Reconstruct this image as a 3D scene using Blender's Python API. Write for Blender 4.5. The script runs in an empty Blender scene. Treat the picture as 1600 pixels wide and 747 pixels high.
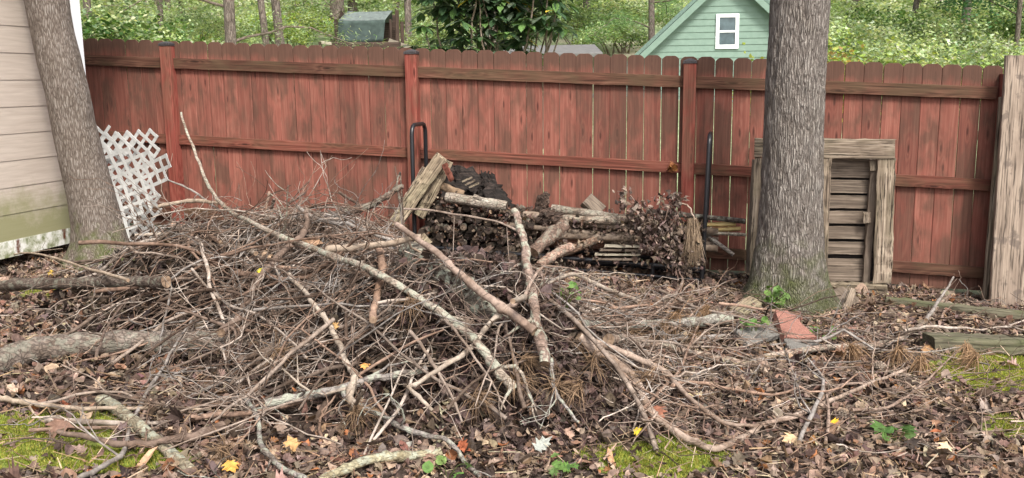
import bpy, math, random
import numpy as np
from mathutils import Vector, Matrix, noise
random.seed(11); rng = np.random.default_rng(7)
R = math.radians
C = bpy.context.scene
COL = C.collection
# ------------------------------------------------------------------ camera, world, sun, exposure
FPX = 1462.4; PITCH = .1698; ROLL = -.0109; CAMZ = 1.686
cd = bpy.data.cameras.new('camera'); cam = bpy.data.objects.new('camera', cd); COL.objects.link(cam)
cp, sp_ = math.cos(PITCH), math.sin(PITCH); cr, sr = math.cos(ROLL), math.sin(ROLL)
FW = Vector((0, cp, -sp_)); UP = Vector((0, sp_, cp)); RT = Vector((1, 0, 0))
cR = RT*cr + UP*sr; cU = -RT*sr + UP*cr
cam.matrix_world = Matrix(((cR.x, cU.x, -FW.x, 0), (cR.y, cU.y, -FW.y, 0), (cR.z, cU.z, -FW.z, CAMZ), (0, 0, 0, 1)))
cd.sensor_fit = 'HORIZONTAL'; cd.sensor_width = 36; cd.lens = 36*FPX/1600; cd.clip_start = .05; cd.clip_end = 600
C.camera = cam
SUN_EL, SUN_ROT, SKY_S, SUN_S, EXPO = 50, 158, .125, 1.7, 1.28
w = bpy.data.worlds.new('World'); C.world = w; w.use_nodes = True
nt = w.node_tree; sky = nt.nodes.new('ShaderNodeTexSky'); sky.sky_type = 'NISHITA'; sky.sun_disc = False
sky.sun_elevation = R(SUN_EL); sky.sun_rotation = R(SUN_ROT); sky.dust_density = 4; sky.air_density = .6; sky.ozone_density = .6
bg = nt.nodes['Background']; bg.inputs[1].default_value = SKY_S; hs = nt.nodes.new('ShaderNodeHueSaturation'); hs.inputs['Saturation'].default_value = .4; nt.links.new(sky.outputs[0], hs.inputs['Color']); nt.links.new(hs.outputs[0], bg.inputs[0])
sl = bpy.data.lights.new('sun', 'SUN'); sl.energy = SUN_S; sl.angle = R(12); sl.color = (1, .95, .88)
so = bpy.data.objects.new('sun', sl); COL.objects.link(so)
az = R(SUN_ROT)
sd = Vector((math.sin(az)*math.cos(R(SUN_EL)), math.cos(az)*math.cos(R(SUN_EL)), math.sin(R(SUN_EL))))
so.rotation_euler = sd.to_track_quat('Z', 'Y').to_euler(); so.location = (0, 0, 12)
C.view_settings.view_transform = 'Standard'; C.view_settings.look = 'None'; C.view_settings.exposure = EXPO
C.view_settings.gamma = 1; C.view_settings.use_curve_mapping = False

# ------------------------------------------------------------------ geometry of the place
X0, Y0, YAW, SL, ZT = -.865, 8.5301, .2328, .046, .2773 + CAMZ
FD = Vector((math.cos(YAW), -math.sin(YAW), 0)); FN = Vector((-math.sin(YAW), -math.cos(YAW), 0))
def fence(s, off, drop):          # a point along the fence: distance along it, distance in front of it, drop below the picket tops
    return Vector((X0, Y0, ZT - SL*s - drop)) + FD*s + FN*off
def fenceS(x, y): return (x-X0)*math.cos(YAW) - (y-Y0)*math.sin(YAW)
def G0(x, y):                     # flat sloping yard
    return ZT - 1.834 - SL*np.clip((x-X0)*math.cos(YAW) - (y-Y0)*math.sin(YAW), -9, 11)
PILE = [(-1.6, 6.2, .60, .82, .60), (-.9, 5.5, .43, .62, .60), (-.02, 4.7, .52, .50, .42), (-.7, 4.8, .27, .6, .38), (-2.45, 5.9, .20, .5, .5), (.9, 5.9, .12, .8, .4)]
def pile(x, y):
    h = 0
    for cx, cy, a, sx, sy in PILE: h = h + a*np.exp(-((x-cx)/sx)**2/1.6 - ((y-cy)/sy)**2/1.6)
    return h
def ray(px, py):
    X, Y = px-800, py-373.5
    a, b = X*cr + Y*sr, -X*sr + Y*cr
    return RT*(a/FPX) + UP*(-b/FPX) + FW
CAM = Vector((0, 0, CAMZ))
def at(px, py, Y):                # the point a pixel of the photo shows at distance Y in front
    d = ray(px, py); return CAM + d*(Y/d.y)
def onto(px, py, lift=0., k=1.0): # where the sight line meets the ground / heap surface
    d = ray(px, py); t = 2.5
    while t < 30:
        p = CAM + d*t
        if p.z < float(G0(p.x, p.y)) + k*float(pile(p.x, p.y)) + lift: return p
        t += .01
    return CAM + d*20
def onfence(px, py, off):
    d = ray(px, py); o = Vector((X0, Y0, 0)) + FN*off
    t = (o-CAM).dot(FN)/d.dot(FN); return CAM + d*t

# ------------------------------------------------------------------ helpers
def tag(o, label=None, cat=None, group=None, kind=None):
    if label: o['label'] = label
    if cat: o['category'] = cat
    if group: o['group'] = group
    if kind: o['kind'] = kind
    return o
def thing(name, loc, label, cat, group=None):
    o = bpy.data.objects.new(name, None); COL.objects.link(o); o.location = loc; o.empty_display_size = .1
    o.matrix_world = Matrix.Translation(loc)
    return tag(o, label, cat, group)
class MB:
    def __init__(s): s.v = []; s.f = []; s.n = 0; s.c = []; s.mi = []
    def add(s, v, f, col=None, mi=0):
        v = np.asarray(v, float).reshape(-1, 3); f = np.asarray(f, int)
        s.v.append(v); s.f.append(f + s.n); s.n += len(v); s.mi.append(np.full(len(f), mi))
        s.c.append(np.tile(np.array(col if col is not None else (1, 1, 1), float), (len(v), 1)) if col is None or np.ndim(col) == 1 else np.asarray(col))
    def build(s, name, mat, parent=None, mat2=None, smooth=True, mw=None):
        me = bpy.data.meshes.new(name)
        V = np.concatenate(s.v); L = []; tot = []
        for f in s.f: L.append(f.ravel()); tot.append(np.full(len(f), f.shape[1]))
        L = np.concatenate(L); tot = np.concatenate(tot)
        me.vertices.add(len(V)); me.vertices.foreach_set('co', V.astype(np.float32).ravel())
        me.loops.add(len(L)); me.loops.foreach_set('vertex_index', L.astype(np.int32))
        me.polygons.add(len(tot)); st = np.concatenate([[0], np.cumsum(tot)[:-1]])
        me.polygons.foreach_set('loop_start', st.astype(np.int32)); me.polygons.foreach_set('loop_total', tot.astype(np.int32))
        me.polygons.foreach_set('material_index', np.concatenate(s.mi).astype(np.int32))
        me.polygons.foreach_set('use_smooth', np.full(len(tot), smooth))
        ca = me.color_attributes.new('Col', 'FLOAT_COLOR', 'POINT')
        cc = np.concatenate(s.c); ca.data.foreach_set('color', np.c_[cc, np.ones(len(cc))].astype(np.float32).ravel())
        me.update(calc_edges=True)
        me.materials.append(mat)
        if mat2: me.materials.append(mat2)
        o = bpy.data.objects.new(name, me); COL.objects.link(o)
        if mw is not None: o.matrix_world = mw
        if parent:
            o.parent = parent; o.matrix_parent_inverse = parent.matrix_world.inverted()
        return o
def catmull(P, n=6):
    P = [np.array(p, float) for p in P]
    if len(P) < 3:
        return np.array([P[0]*(1-t)+P[-1]*t for t in np.linspace(0, 1, n+1)])
    Q = [2*P[0]-P[1]] + P + [2*P[-1]-P[-2]]; out = []
    for i in range(1, len(Q)-2):
        for t in np.linspace(0, 1, n, endpoint=False):
            a, b, c, d = Q[i-1:i+3]
            out.append(.5*((2*b)+(-a+c)*t+(2*a-5*b+4*c-d)*t*t+(-a+3*b-3*c+d)*t**3))
    out.append(P[-1]); return np.array(out)
def tube(mb, P, rad, sides=6, col=None, cap=True, bump=0, mi=0, capmi=None, flat=1.):
    P = np.asarray(P, float); n = len(P); rad = np.broadcast_to(rad, (n,)) if np.ndim(rad) == 0 else np.asarray(rad)
    T = np.gradient(P, axis=0); T /= np.linalg.norm(T, axis=1)[:, None]+1e-9
    u = np.cross(T[0], [0.13, .21, 1.]); u /= np.linalg.norm(u)+1e-9
    V = np.zeros((n, sides, 3)); a = np.arange(sides)*2*math.pi/sides
    ph = rng.uniform(0, 6.28, 3)
    for i in range(n):
        u = u - T[i]*u.dot(T[i]); u /= np.linalg.norm(u)+1e-9; v = np.cross(T[i], u)
        r = rad[i]*(1 + bump*(np.sin(2*a+ph[0]+i*.35)*.5 + np.sin(3*a+ph[1]-i*.6)*.5 + rng.normal(0, .45, sides)))
        V[i] = P[i] + np.outer(r*np.cos(a), u)*flat + np.outer(r*np.sin(a), v)
    idx = np.arange(n*sides).reshape(n, sides)
    A = idx[:-1]; B = np.roll(A, -1, 1); D = idx[1:]; E = np.roll(D, -1, 1)
    F = np.stack([A, B, E, D], -1).reshape(-1, 4)
    base = mb.n
    mb.add(V.reshape(-1, 3), F, col, mi)
    if cap:
        cm = mi if capmi is None else capmi
        for row, flip in ((V[0], 1), (V[-1], 0)):
            c = row.mean(0); vv = np.vstack([row, c]); k = sides
            f = [[i, (i+1) % k, k] for i in range(k)]
            if flip: f = [q[::-1] for q in f]
            mb.add(vv, f, col if (col is None or np.ndim(col) == 1) else np.asarray(col)[0], cm)
def loft(mb, secs, w, t, jit=0., ch=.15, col=None):
    """chamfered-rectangle sections along local x: secs = [(x, width scale, y offset, z offset)]"""
    c = min(w, t)*ch; base = np.array([(-w/2+c, -t/2), (w/2-c, -t/2), (w/2, -t/2+c), (w/2, t/2-c), (w/2-c, t/2), (-w/2+c, t/2), (-w/2, t/2-c), (-w/2, -t/2+c)])
    n = len(secs); V = np.zeros((n, 8, 3))
    for i, (x, ws, oy, oz) in enumerate(secs):
        j = rng.normal(0, jit, (8, 2)) if jit else 0
        q = base*np.array([ws, 1]) + j
        V[i, :, 0] = x + (rng.normal(0, jit*1.5, 8) if jit and i in (0, n-1) else 0); V[i, :, 1] = q[:, 0] + oy; V[i, :, 2] = q[:, 1] + oz
    idx = np.arange(n*8).reshape(n, 8); A = idx[:-1]; B = np.roll(A, -1, 1); D = idx[1:]; E = np.roll(D, -1, 1)
    mb.add(V.reshape(-1, 3), np.stack([A, D, E, B], -1).reshape(-1, 4), col)
    mb.add(V[0], [list(range(8))], col); mb.add(V[-1], [list(range(7, -1, -1))], col)
def frame_mat(p0, xdir, zdir):
    x = Vector(xdir).normalized(); z = Vector(zdir); z = (z - x*z.dot(x)).normalized(); y = z.cross(x)
    return Matrix(((x.x, y.x, z.x, p0[0]), (x.y, y.y, z.y, p0[1]), (x.z, y.z, z.z, p0[2]), (0, 0, 0, 1)))
def board(name, p0, p1, width, thick, mat, parent=None, face=None, jit=.0015, nseg=8, ch=.12, bow=0):
    """plank from p0 to p1, its wide side facing 'face'"""
    p0, p1 = Vector(p0), Vector(p1); Lx = (p1-p0).length
    mb = MB(); loft(mb, [(Lx*i/nseg, 1, bow*math.sin(math.pi*i/nseg), 0) for i in range(nseg+1)], width, thick, jit, ch)
    return mb.build(name, mat, parent, smooth=False, mw=frame_mat(p0, p1-p0, face if face is not None else -FN*-1))

# ------------------------------------------------------------------ materials
def newmat(name, rough=.85):
    m = bpy.data.materials.new(name); m.use_nodes = True; n = m.node_tree.nodes; b = n['Principled BSDF']
    b.inputs['Roughness'].default_value = rough; b.inputs['Specular IOR Level'].default_value = .25
    return m, m.node_tree.nodes, m.node_tree.links, b
def N(n, t, **k):
    o = n.new('ShaderNode'+t)
    for a, b in k.items(): setattr(o, a, b)
    return o
def ramp(n, stops):
    r = n.new('ShaderNodeValToRGB'); e = r.color_ramp.elements
    while len(e) < len(stops): e.new(.5)
    for i, (p, c) in enumerate(stops): e[i].position = p; e[i].color = (c[0], c[1], c[2], 1) if np.ndim(c) else (c, c, c, 1)
    return r
def mix(n, l, fac, a, b, mode='MIX'):
    m = n.new('ShaderNodeMix'); m.data_type = 'RGBA'; m.blend_type = mode
    for s, v in ((m.inputs[0], fac), (m.inputs[6], a), (m.inputs[7], b)):
        if hasattr(v, 'links') or hasattr(v, 'is_linked'): l.new(v, s)
        elif np.ndim(v): s.default_value = (v[0], v[1], v[2], 1)
        else: s.default_value = v
    return m.outputs[2]
def vmath(n, l, op, a, b):
    m = n.new('ShaderNodeVectorMath'); m.operation = op
    for s, v in ((m.inputs[0], a), (m.inputs[1], b)):
        if hasattr(v, 'is_linked'): l.new(v, s)
        else: s.default_value = v
    return m.outputs[0]
def fmath(n, l, op, a, b=0., clamp=False):
    m = n.new('ShaderNodeMath'); m.operation = op; m.use_clamp = clamp
    for s, v in ((m.inputs[0], a), (m.inputs[1], b)):
        if hasattr(v, 'is_linked'): l.new(v, s)
        else: s.default_value = v
    return m.outputs[0]
def tnoise(n, l, vec, scale, detail=6, dist=0, rough=.55):
    t = n.new('ShaderNodeTexNoise'); t.inputs['Scale'].default_value = scale; t.inputs['Detail'].default_value = detail
    t.inputs['Distortion'].default_value = dist; t.inputs['Roughness'].default_value = rough
    if vec is not None: l.new(vec, t.inputs['Vector'])
    return t.outputs['Fac']
def bumpn(n, l, b, h, strength, dist):
    bp = n.new('ShaderNodeBump'); bp.inputs['Strength'].default_value = strength; bp.inputs['Distance'].default_value = dist
    l.new(h, bp.inputs['Height']); l.new(bp.outputs[0], b.inputs['Normal'])
def wood(name, dark, mid, light, knots=True, weather=None, wz=None, crack=.35, rough=.85, bump=.5, ring=38, vary=.35, spots=None):
    """grain runs along local x; each object gets its own random offset"""
    m, n, l, b = newmat(name, rough)
    tc = N(n, 'TexCoord'); oi = N(n, 'ObjectInfo')
    off = vmath(n, l, 'MULTIPLY', oi.outputs['Random'], (37., 53., 71.))
    co = vmath(n, l, 'ADD', tc.outputs['Object'], off)
    st = vmath(n, l, 'MULTIPLY', co, (1.6, 75, 75)); fine = tnoise(n, l, st, 1.0, 8, .3)
    st2 = vmath(n, l, 'MULTIPLY', co, (.75, 10, 10)); warp = tnoise(n, l, st2, 1., 3, .6)
    ph = fmath(n, l, 'MULTIPLY', warp, ring)
    kd = None
    if knots:
        kv = vmath(n, l, 'MULTIPLY', co, (1.5, 6.5, .01)); vo = N(n, 'TexVoronoi'); vo.voronoi_dimensions = '2D'; vo.inputs['Scale'].default_value = 1; l.new(kv, vo.inputs['Vector'])
        kd = vo.outputs['Distance']
        kk = fmath(n, l, 'MULTIPLY', fmath(n, l, 'POWER', 2.718, fmath(n, l, 'MULTIPLY', kd, -7.)), 22.)
        ph = fmath(n, l, 'ADD', ph, kk)
    rg = fmath(n, l, 'MULTIPLY_ADD', fmath(n, l, 'SINE', ph), .5); rg.node.inputs[2].default_value = .5
    g = fmath(n, l, 'ADD', fmath(n, l, 'MULTIPLY', fine, .86), fmath(n, l, 'MULTIPLY', rg, .14))
    r = ramp(n, [(.3, dark), (.5, mid), (.68, light)]); l.new(g, r.inputs[0]); col = r.outputs[0]
    if kd is not None:
        kr = ramp(n, [(.03, 1), (.075, 0)]); l.new(kd, kr.inputs[0])
        col = mix(n, l, fmath(n, l, 'MULTIPLY', kr.outputs[0], .75), col, [c*.25 for c in dark])
    v = fmath(n, l, 'MULTIPLY_ADD', oi.outputs['Random'], vary); v.node.inputs[2].default_value = 1-vary*.5
    vc = N(n, 'CombineColor'); [l.new(v, vc.inputs[i]) for i in range(3)]
    col = mix(n, l, 1., col, vc.outputs[0], 'MULTIPLY')
    big = tnoise(n, l, vmath(n, l, 'MULTIPLY', co, (3., 7., 7.)), 1., 5, .3)
    if weather is not None:                       # grey-brown weathering in blotches, and wherever wz says along the length
        br = ramp(n, [(.42, 0), (.62, 1)]); l.new(big, br.inputs[0]); f = fmath(n, l, 'MULTIPLY', br.outputs[0], .75)
        if wz:
            sx = N(n, 'SeparateXYZ'); l.new(tc.outputs['Object'], sx.inputs[0])
            zz = fmath(n, l, 'ADD', fmath(n, l, 'DIVIDE', sx.outputs[0], 2.), fmath(n, l, 'MULTIPLY', fmath(n, l, 'SUBTRACT', big, .5), .14))
            zr = ramp(n, wz); l.new(zz, zr.inputs[0]); f = fmath(n, l, 'MAXIMUM', f, zr.outputs[0])
        col = mix(n, l, f, col, mix(n, l, g, [c*.55 for c in weather], [c*1.25 for c in weather]))
    if crack:
        cv = tnoise(n, l, vmath(n, l, 'MULTIPLY', co, (3.5, 95, 95)), 1., 3, .2)
        cr_ = ramp(n, [(.30 if crack < .7 else .38, 1), (.40 if crack < .7 else .47, 0)]); l.new(cv, cr_.inputs[0])
        col = mix(n, l, fmath(n, l, 'MULTIPLY', cr_.outputs[0], crack), col, [c*.2 for c in dark])
    if spots:
        sn = tnoise(n, l, co, spots[0], 4); sr_ = ramp(n, [(spots[1], 0), (spots[1]+.06, 1)]); l.new(sn, sr_.inputs[0])
        col = mix(n, l, fmath(n, l, 'MULTIPLY', sr_.outputs[0], spots[3]), col, spots[2])
    l.new(col, b.inputs['Base Color']); bumpn(n, l, b, g, bump, .004)
    return m
RED_D, RED_M, RED_L = (.165, .057, .041), (.22, .077, .055), (.265, .108, .077)
M = {}
M['picket'] = wood('red stained picket', RED_D, RED_M, RED_L, True, (.105, .058, .040), [(.0, .9), (.1, .35), (.2, .05), (.80, .08), (.85, .92)], crack=.15, bump=.4, vary=.55)
M['rail'] = wood('red brown rail', (.06, .02, .012), (.15, .048, .032), (.21, .08, .055), True, (.12, .065, .038), crack=.3, vary=.3)
M['rail_top'] = wood('weathered brown rail', (.045, .02, .012), (.105, .046, .029), (.16, .08, .052), True, (.10, .065, .036), crack=.35, vary=.3)
M['post'] = wood('red post', (.13, .030, .02), (.22, .055, .04), (.29, .10, .07), True, (.17, .085, .055), crack=.2, vary=.25)
M['grey'] = wood('weathered grey wood', (.07, .05, .036), (.22, .17, .125), (.38, .31, .235), False, (.22, .18, .12), crack=.85, vary=.3, bump=.8)
M['greyl'] = wood('pale weathered plywood', (.13, .098, .075), (.30, .235, .18), (.40, .32, .25), False, (.25, .19, .145), crack=.75, vary=.15, bump=.8, ring=14, spots=(7, .56, (.10, .078, .065), .65))
M['slat'] = wood('grey pallet wood', (.07, .055, .042), (.16, .125, .095), (.27, .215, .165), False, (.16, .12, .09), crack=.6, vary=.3, bump=.8)
M['mossw'] = wood('mossy timber', (.035, .03, .02), (.10, .09, .06), (.17, .155, .105), False, (.10, .11, .05), crack=.6, vary=.2)
M['plank'] = wood('straw grey plank', (.07, .05, .035), (.22, .17, .115), (.34, .275, .19), False, (.27, .24, .15), crack=.8, vary=.2, bump=.8)
M['rot'] = wood('rotten brown wood', (.015, .010, .008), (.06, .04, .03), (.15, .10, .075), False, None, crack=.5, vary=.3, bump=1)
M['darkw'] = wood('rotten dark wood', (.006, .005, .004), (.016, .012, .010), (.05, .036, .03), False, (.015, .012, .01), crack=.4, vary=.3, bump=1)
M['bamboo'] = wood('bamboo cane', (.25, .17, .06), (.45, .33, .13), (.55, .43, .20), False, None, crack=.2, rough=.5)
M['deck'] = wood('dark brown timber', (.02, .013, .010), (.05, .033, .025), (.09, .06, .045), False, None, crack=.3)
M['palew'] = wood('pale timber', (.2, .17, .12), (.33, .29, .22), (.42, .38, .3), False, None, crack=.3)

def plain(name, col, rough=.6, metal=0, nscale=30, var=.25, bump=0, spec=.3):
    m, n, l, b = newmat(name, rough); tc = N(n, 'TexCoord')
    f = tnoise(n, l, tc.outputs['Object'], nscale, 6); r = ramp(n, [(.3, [c*(1-var) for c in col]), (.7, [min(1, c*(1+var)) for c in col])])
    l.new(f, r.inputs[0]); l.new(r.outputs[0], b.inputs['Base Color']); b.inputs['Metallic'].default_value = metal; b.inputs['Specular IOR Level'].default_value = spec
    if bump: bumpn(n, l, b, f, bump, .004)
    return m
M['black'] = plain('black painted steel', (.012, .012, .014), .35, 0, 60, .3, 0, .5)
M['cap'] = plain('dark post cap', (.05, .045, .045), .5, 0, 80, .5)
M['white'] = plain('white vinyl', (.47, .47, .45), .5, 0, 9, .16)
M['gap_shade'] = plain('black gap shade', (.008, .007, .007), .95, 0, 50, .3)  # near-black colour standing in for shade under the house
M['green_canvas'] = plain('faded green canvas', (.055, .078, .07), .9, 0, 6, .35)
M['green_canvas2'] = plain('paler green canvas', (.13, .155, .145), .9, 0, 10, .3)  # roof slopes, paler than the canopy sides
M['pave_red'] = plain('red concrete paver', (.26, .125, .095), .95, 0, 160, .45, .6)
M['pave_grey'] = plain('grey concrete paver', (.15, .14, .125), .95, 0, 120, .35, .6)
M['roofgrey'] = plain('grey roofing', (.15, .145, .14), .7, 0, 10, .2)
M['glass'] = plain('dark window glass', (.06, .09, .10), .08, 0, 3, .5, 0, .8)
M['trimw'] = plain('white painted trim', (.80, .81, .82), .5, 0, 6, .05)

def bark(name, cd_, cm, cl, sc=(9, 9, 1.6), bump=1., moss=None, dist=.012, base=0., col_attr=False, hue=None):
    m, n, l, b = newmat(name, .95); tc = N(n, 'TexCoord'); co = vmath(n, l, 'MULTIPLY', tc.outputs['Object'], sc)
    wv = N(n, 'TexNoise'); l.new(tc.outputs['Object'], wv.inputs['Vector']); wv.inputs['Scale'].default_value = 14; wv.inputs['Detail'].default_value = 3
    dco = vmath(n, l, 'ADD', co, vmath(n, l, 'MULTIPLY', wv.outputs['Color'], (.45, .45, .3)))
    vo = N(n, 'TexVoronoi'); vo.feature = 'DISTANCE_TO_EDGE'; vo.inputs['Scale'].default_value = 3.2; l.new(dco, vo.inputs['Vector'])
    fn = tnoise(n, l, co, 7, 8, .3)
    e = ramp(n, [(.0, 0), (.3, 1)]); l.new(vo.outputs['Distance'], e.inputs[0])
    h = fmath(n, l, 'ADD', fmath(n, l, 'MULTIPLY', e.outputs[0], .42), fmath(n, l, 'MULTIPLY', fn, .72))
    r = ramp(n, [(.28, cd_), (.55, cm), (.85, cl)]); l.new(h, r.inputs[0]); col = r.outputs[0]
    lg = tnoise(n, l, tc.outputs['Object'], 5, 4); lr = ramp(n, [(.45, (1, 1, 1)), (.7, (.8, .78, .75))]); l.new(lg, lr.inputs[0])
    col = mix(n, l, 1., col, lr.outputs[0], 'MULTIPLY')
    if moss:
        sx = N(n, 'SeparateXYZ'); l.new(tc.outputs['Object'], sx.inputs[0])
        zz = fmath(n, l, 'ADD', sx.outputs[2], fmath(n, l, 'MULTIPLY', fmath(n, l, 'SUBTRACT', tnoise(n, l, tc.outputs['Object'], 9, 5), .5), 1.3))
        mr = ramp(n, [(0, 1), (moss[1], 0)]); l.new(zz, mr.inputs[0])
        col = mix(n, l, fmath(n, l, 'MULTIPLY', mr.outputs[0], .85), col, mix(n, l, fn, [c*.5 for c in moss[0]], [c*1.5 for c in moss[0]]))
    l.new(col, b.inputs['Base Color']); bumpn(n, l, b, h, bump, dist)
    return m
M['oak'] = bark('ridged oak bark', (.085, .07, .06), (.225, .195, .17), (.38, .345, .305), (20, 20, 1.9), 1., ((.07, .085, .02), .55), .03)
M['maple'] = bark('grey brown tree bark', (.075, .058, .046), (.16, .13, .108), (.26, .23, .2), (22, 22, 4.0), .8, ((.08, .10, .025), .35), .012)
M['fartrunk'] = bark('distant trunk bark', (.05, .04, .034), (.15, .12, .10), (.25, .21, .18), (8, 8, 1.5), .5)

def stickmat(name, bumps=.5, lichen=0., scale=40, crack=0):
    m, n, l, b = newmat(name, .85); tc = N(n, 'TexCoord'); vc = N(n, 'VertexColor'); vc.layer_name = 'Col'
    f = tnoise(n, l, tc.outputs['Object'], scale, 7, .4); r = ramp(n, [(.25, (.45, .42, .4)), (.5, (.95, .95, .95)), (.75, (1.4, 1.38, 1.35))]); l.new(f, r.inputs[0])
    col = mix(n, l, 1., vc.outputs[0], r.outputs[0], 'MULTIPLY')
    f2 = tnoise(n, l, tc.outputs['Object'], 9, 4); r2 = ramp(n, [(.35, (.6, .55, .5)), (.6, (1.1, 1.1, 1.1))]); l.new(f2, r2.inputs[0])
    col = mix(n, l, 1., col, r2.outputs[0], 'MULTIPLY')
    if crack:
        vo = N(n, 'TexVoronoi'); vo.feature = 'DISTANCE_TO_EDGE'; vo.inputs['Scale'].default_value = 1
        wv = N(n, 'TexNoise'); l.new(tc.outputs['Object'], wv.inputs['Vector']); wv.inputs['Scale'].default_value = 25
        l.new(vmath(n, l, 'ADD', vmath(n, l, 'MULTIPLY', tc.outputs['Object'], (16, 42, 42)), vmath(n, l, 'MULTIPLY', wv.outputs['Color'], (1.4, 1.4, 1.4))), vo.inputs['Vector'])
        e = ramp(n, [(.0, 0), (.16, 1)]); l.new(vo.outputs['Distance'], e.inputs[0]); col = mix(n, l, fmath(n, l, 'MULTIPLY', fmath(n, l, 'SUBTRACT', 1., e.outputs[0]), crack), col, (.04, .03, .024)); f = fmath(n, l, 'ADD', fmath(n, l, 'MULTIPLY', e.outputs[0], .7), fmath(n, l, 'MULTIPLY', f, .5))
    if lichen:
        f3 = tnoise(n, l, tc.outputs['Object'], 22, 5); r3 = ramp(n, [(.5, 0), (.58, 1)]); l.new(f3, r3.inputs[0])
        col = mix(n, l, fmath(n, l, 'MULTIPLY', r3.outputs[0], lichen), col, (.36, .38, .30))
    l.new(col, b.inputs['Base Color']); bumpn(n, l, b, f, bumps, .004)
    return m
M['stick'] = stickmat('stick bark'); M['lichen'] = stickmat('lichen spotted bark', .9, .65, 70, .45); M['logbark'] = stickmat('rough log bark', 1., .25, 60, .7)
def endmat():
    m, n, l, b = newmat('cut wood end', .9); tc = N(n, 'TexCoord'); f = tnoise(n, l, tc.outputs['Object'], 35, 5, .5)
    r = ramp(n, [(.3, (.09, .055, .035)), (.55, (.26, .18, .12)), (.75, (.38, .27, .18))]); l.new(f, r.inputs[0]); l.new(r.outputs[0], b.inputs['Base Color']); return m
M['end'] = endmat()
M['rotend'] = wood('old grey log end', (.012, .009, .007), (.06, .042, .03), (.17, .125, .09), False, (.03, .022, .018), crack=.5, vary=1.1, bump=.8)
def leafmat(name, trans=.0, rough=.75, spec=.25):
    m, n, l, b = newmat(name, rough); b.inputs['Specular IOR Level'].default_value = spec
    tc = N(n, 'TexCoord'); vc = N(n, 'VertexColor'); vc.layer_name = 'Col'
    f = tnoise(n, l, tc.outputs['Object'], 45, 4); r = ramp(n, [(.3, (.62, .6, .6)), (.7, (1.25, 1.25, 1.2))]); l.new(f, r.inputs[0])
    col = mix(n, l, 1., vc.outputs[0], r.outputs[0], 'MULTIPLY'); l.new(col, b.inputs['Base Color'])
    if trans:
        t = N(n, 'BsdfTranslucent'); l.new(mix(n, l, 1., col, (1.5, 1.5, .7), 'MULTIPLY'), t.inputs[0]); ms = N(n, 'MixShader'); ms.inputs[0].default_value = trans
        out = n['Material Output']; l.new(b.outputs[0], ms.inputs[1]); l.new(t.outputs[0], ms.inputs[2]); l.new(ms.outputs[0], out.inputs[0])
    return m
M['dead'] = leafmat('dead leaf', .08); M['leaf'] = leafmat('living leaf', .45, .6); M['glossleaf'] = leafmat('leathery leaf', .2, .4, .45)

# ------------------------------------------------------------------ ground (one sheet to the far hill)
MOSS = [(-2.2, 4.0, .42, .33), (.58, 3.85, .33, .17), (2.75, 5.2, .42, .3), (3.1, 5.6, .4, .2), (-3.0, 6.45, .45, .22), (2.5, 4.4, .16, .2), (-1.7, 3.75, .35, .13), (.75, 4.05, .2, .1)]
def mossf(x, y):
    m = 0
    for cx, cy, a, b_ in MOSS: m = m + np.exp(-((x-cx)/a)**2 - ((y-cy)/b_)**2)
    return m
def relief(x, y): return .018*np.sin(3.1*x+1.3*y)*np.sin(2.3*y-1.7*x+1) + .01*np.sin(7.3*x+2.2)*np.sin(6.1*y+.4)
def GZ(x, y): return G0(x, y) + relief(x, y)*np.where(y > 8.2, 0.3, 1) + .34*pile(x, y)
def hillz(x, y):
    d = np.clip((y-22)/45, 0, 1); return 10.5*d**1.25*(1+.12*np.sin(x*.13)) 
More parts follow.
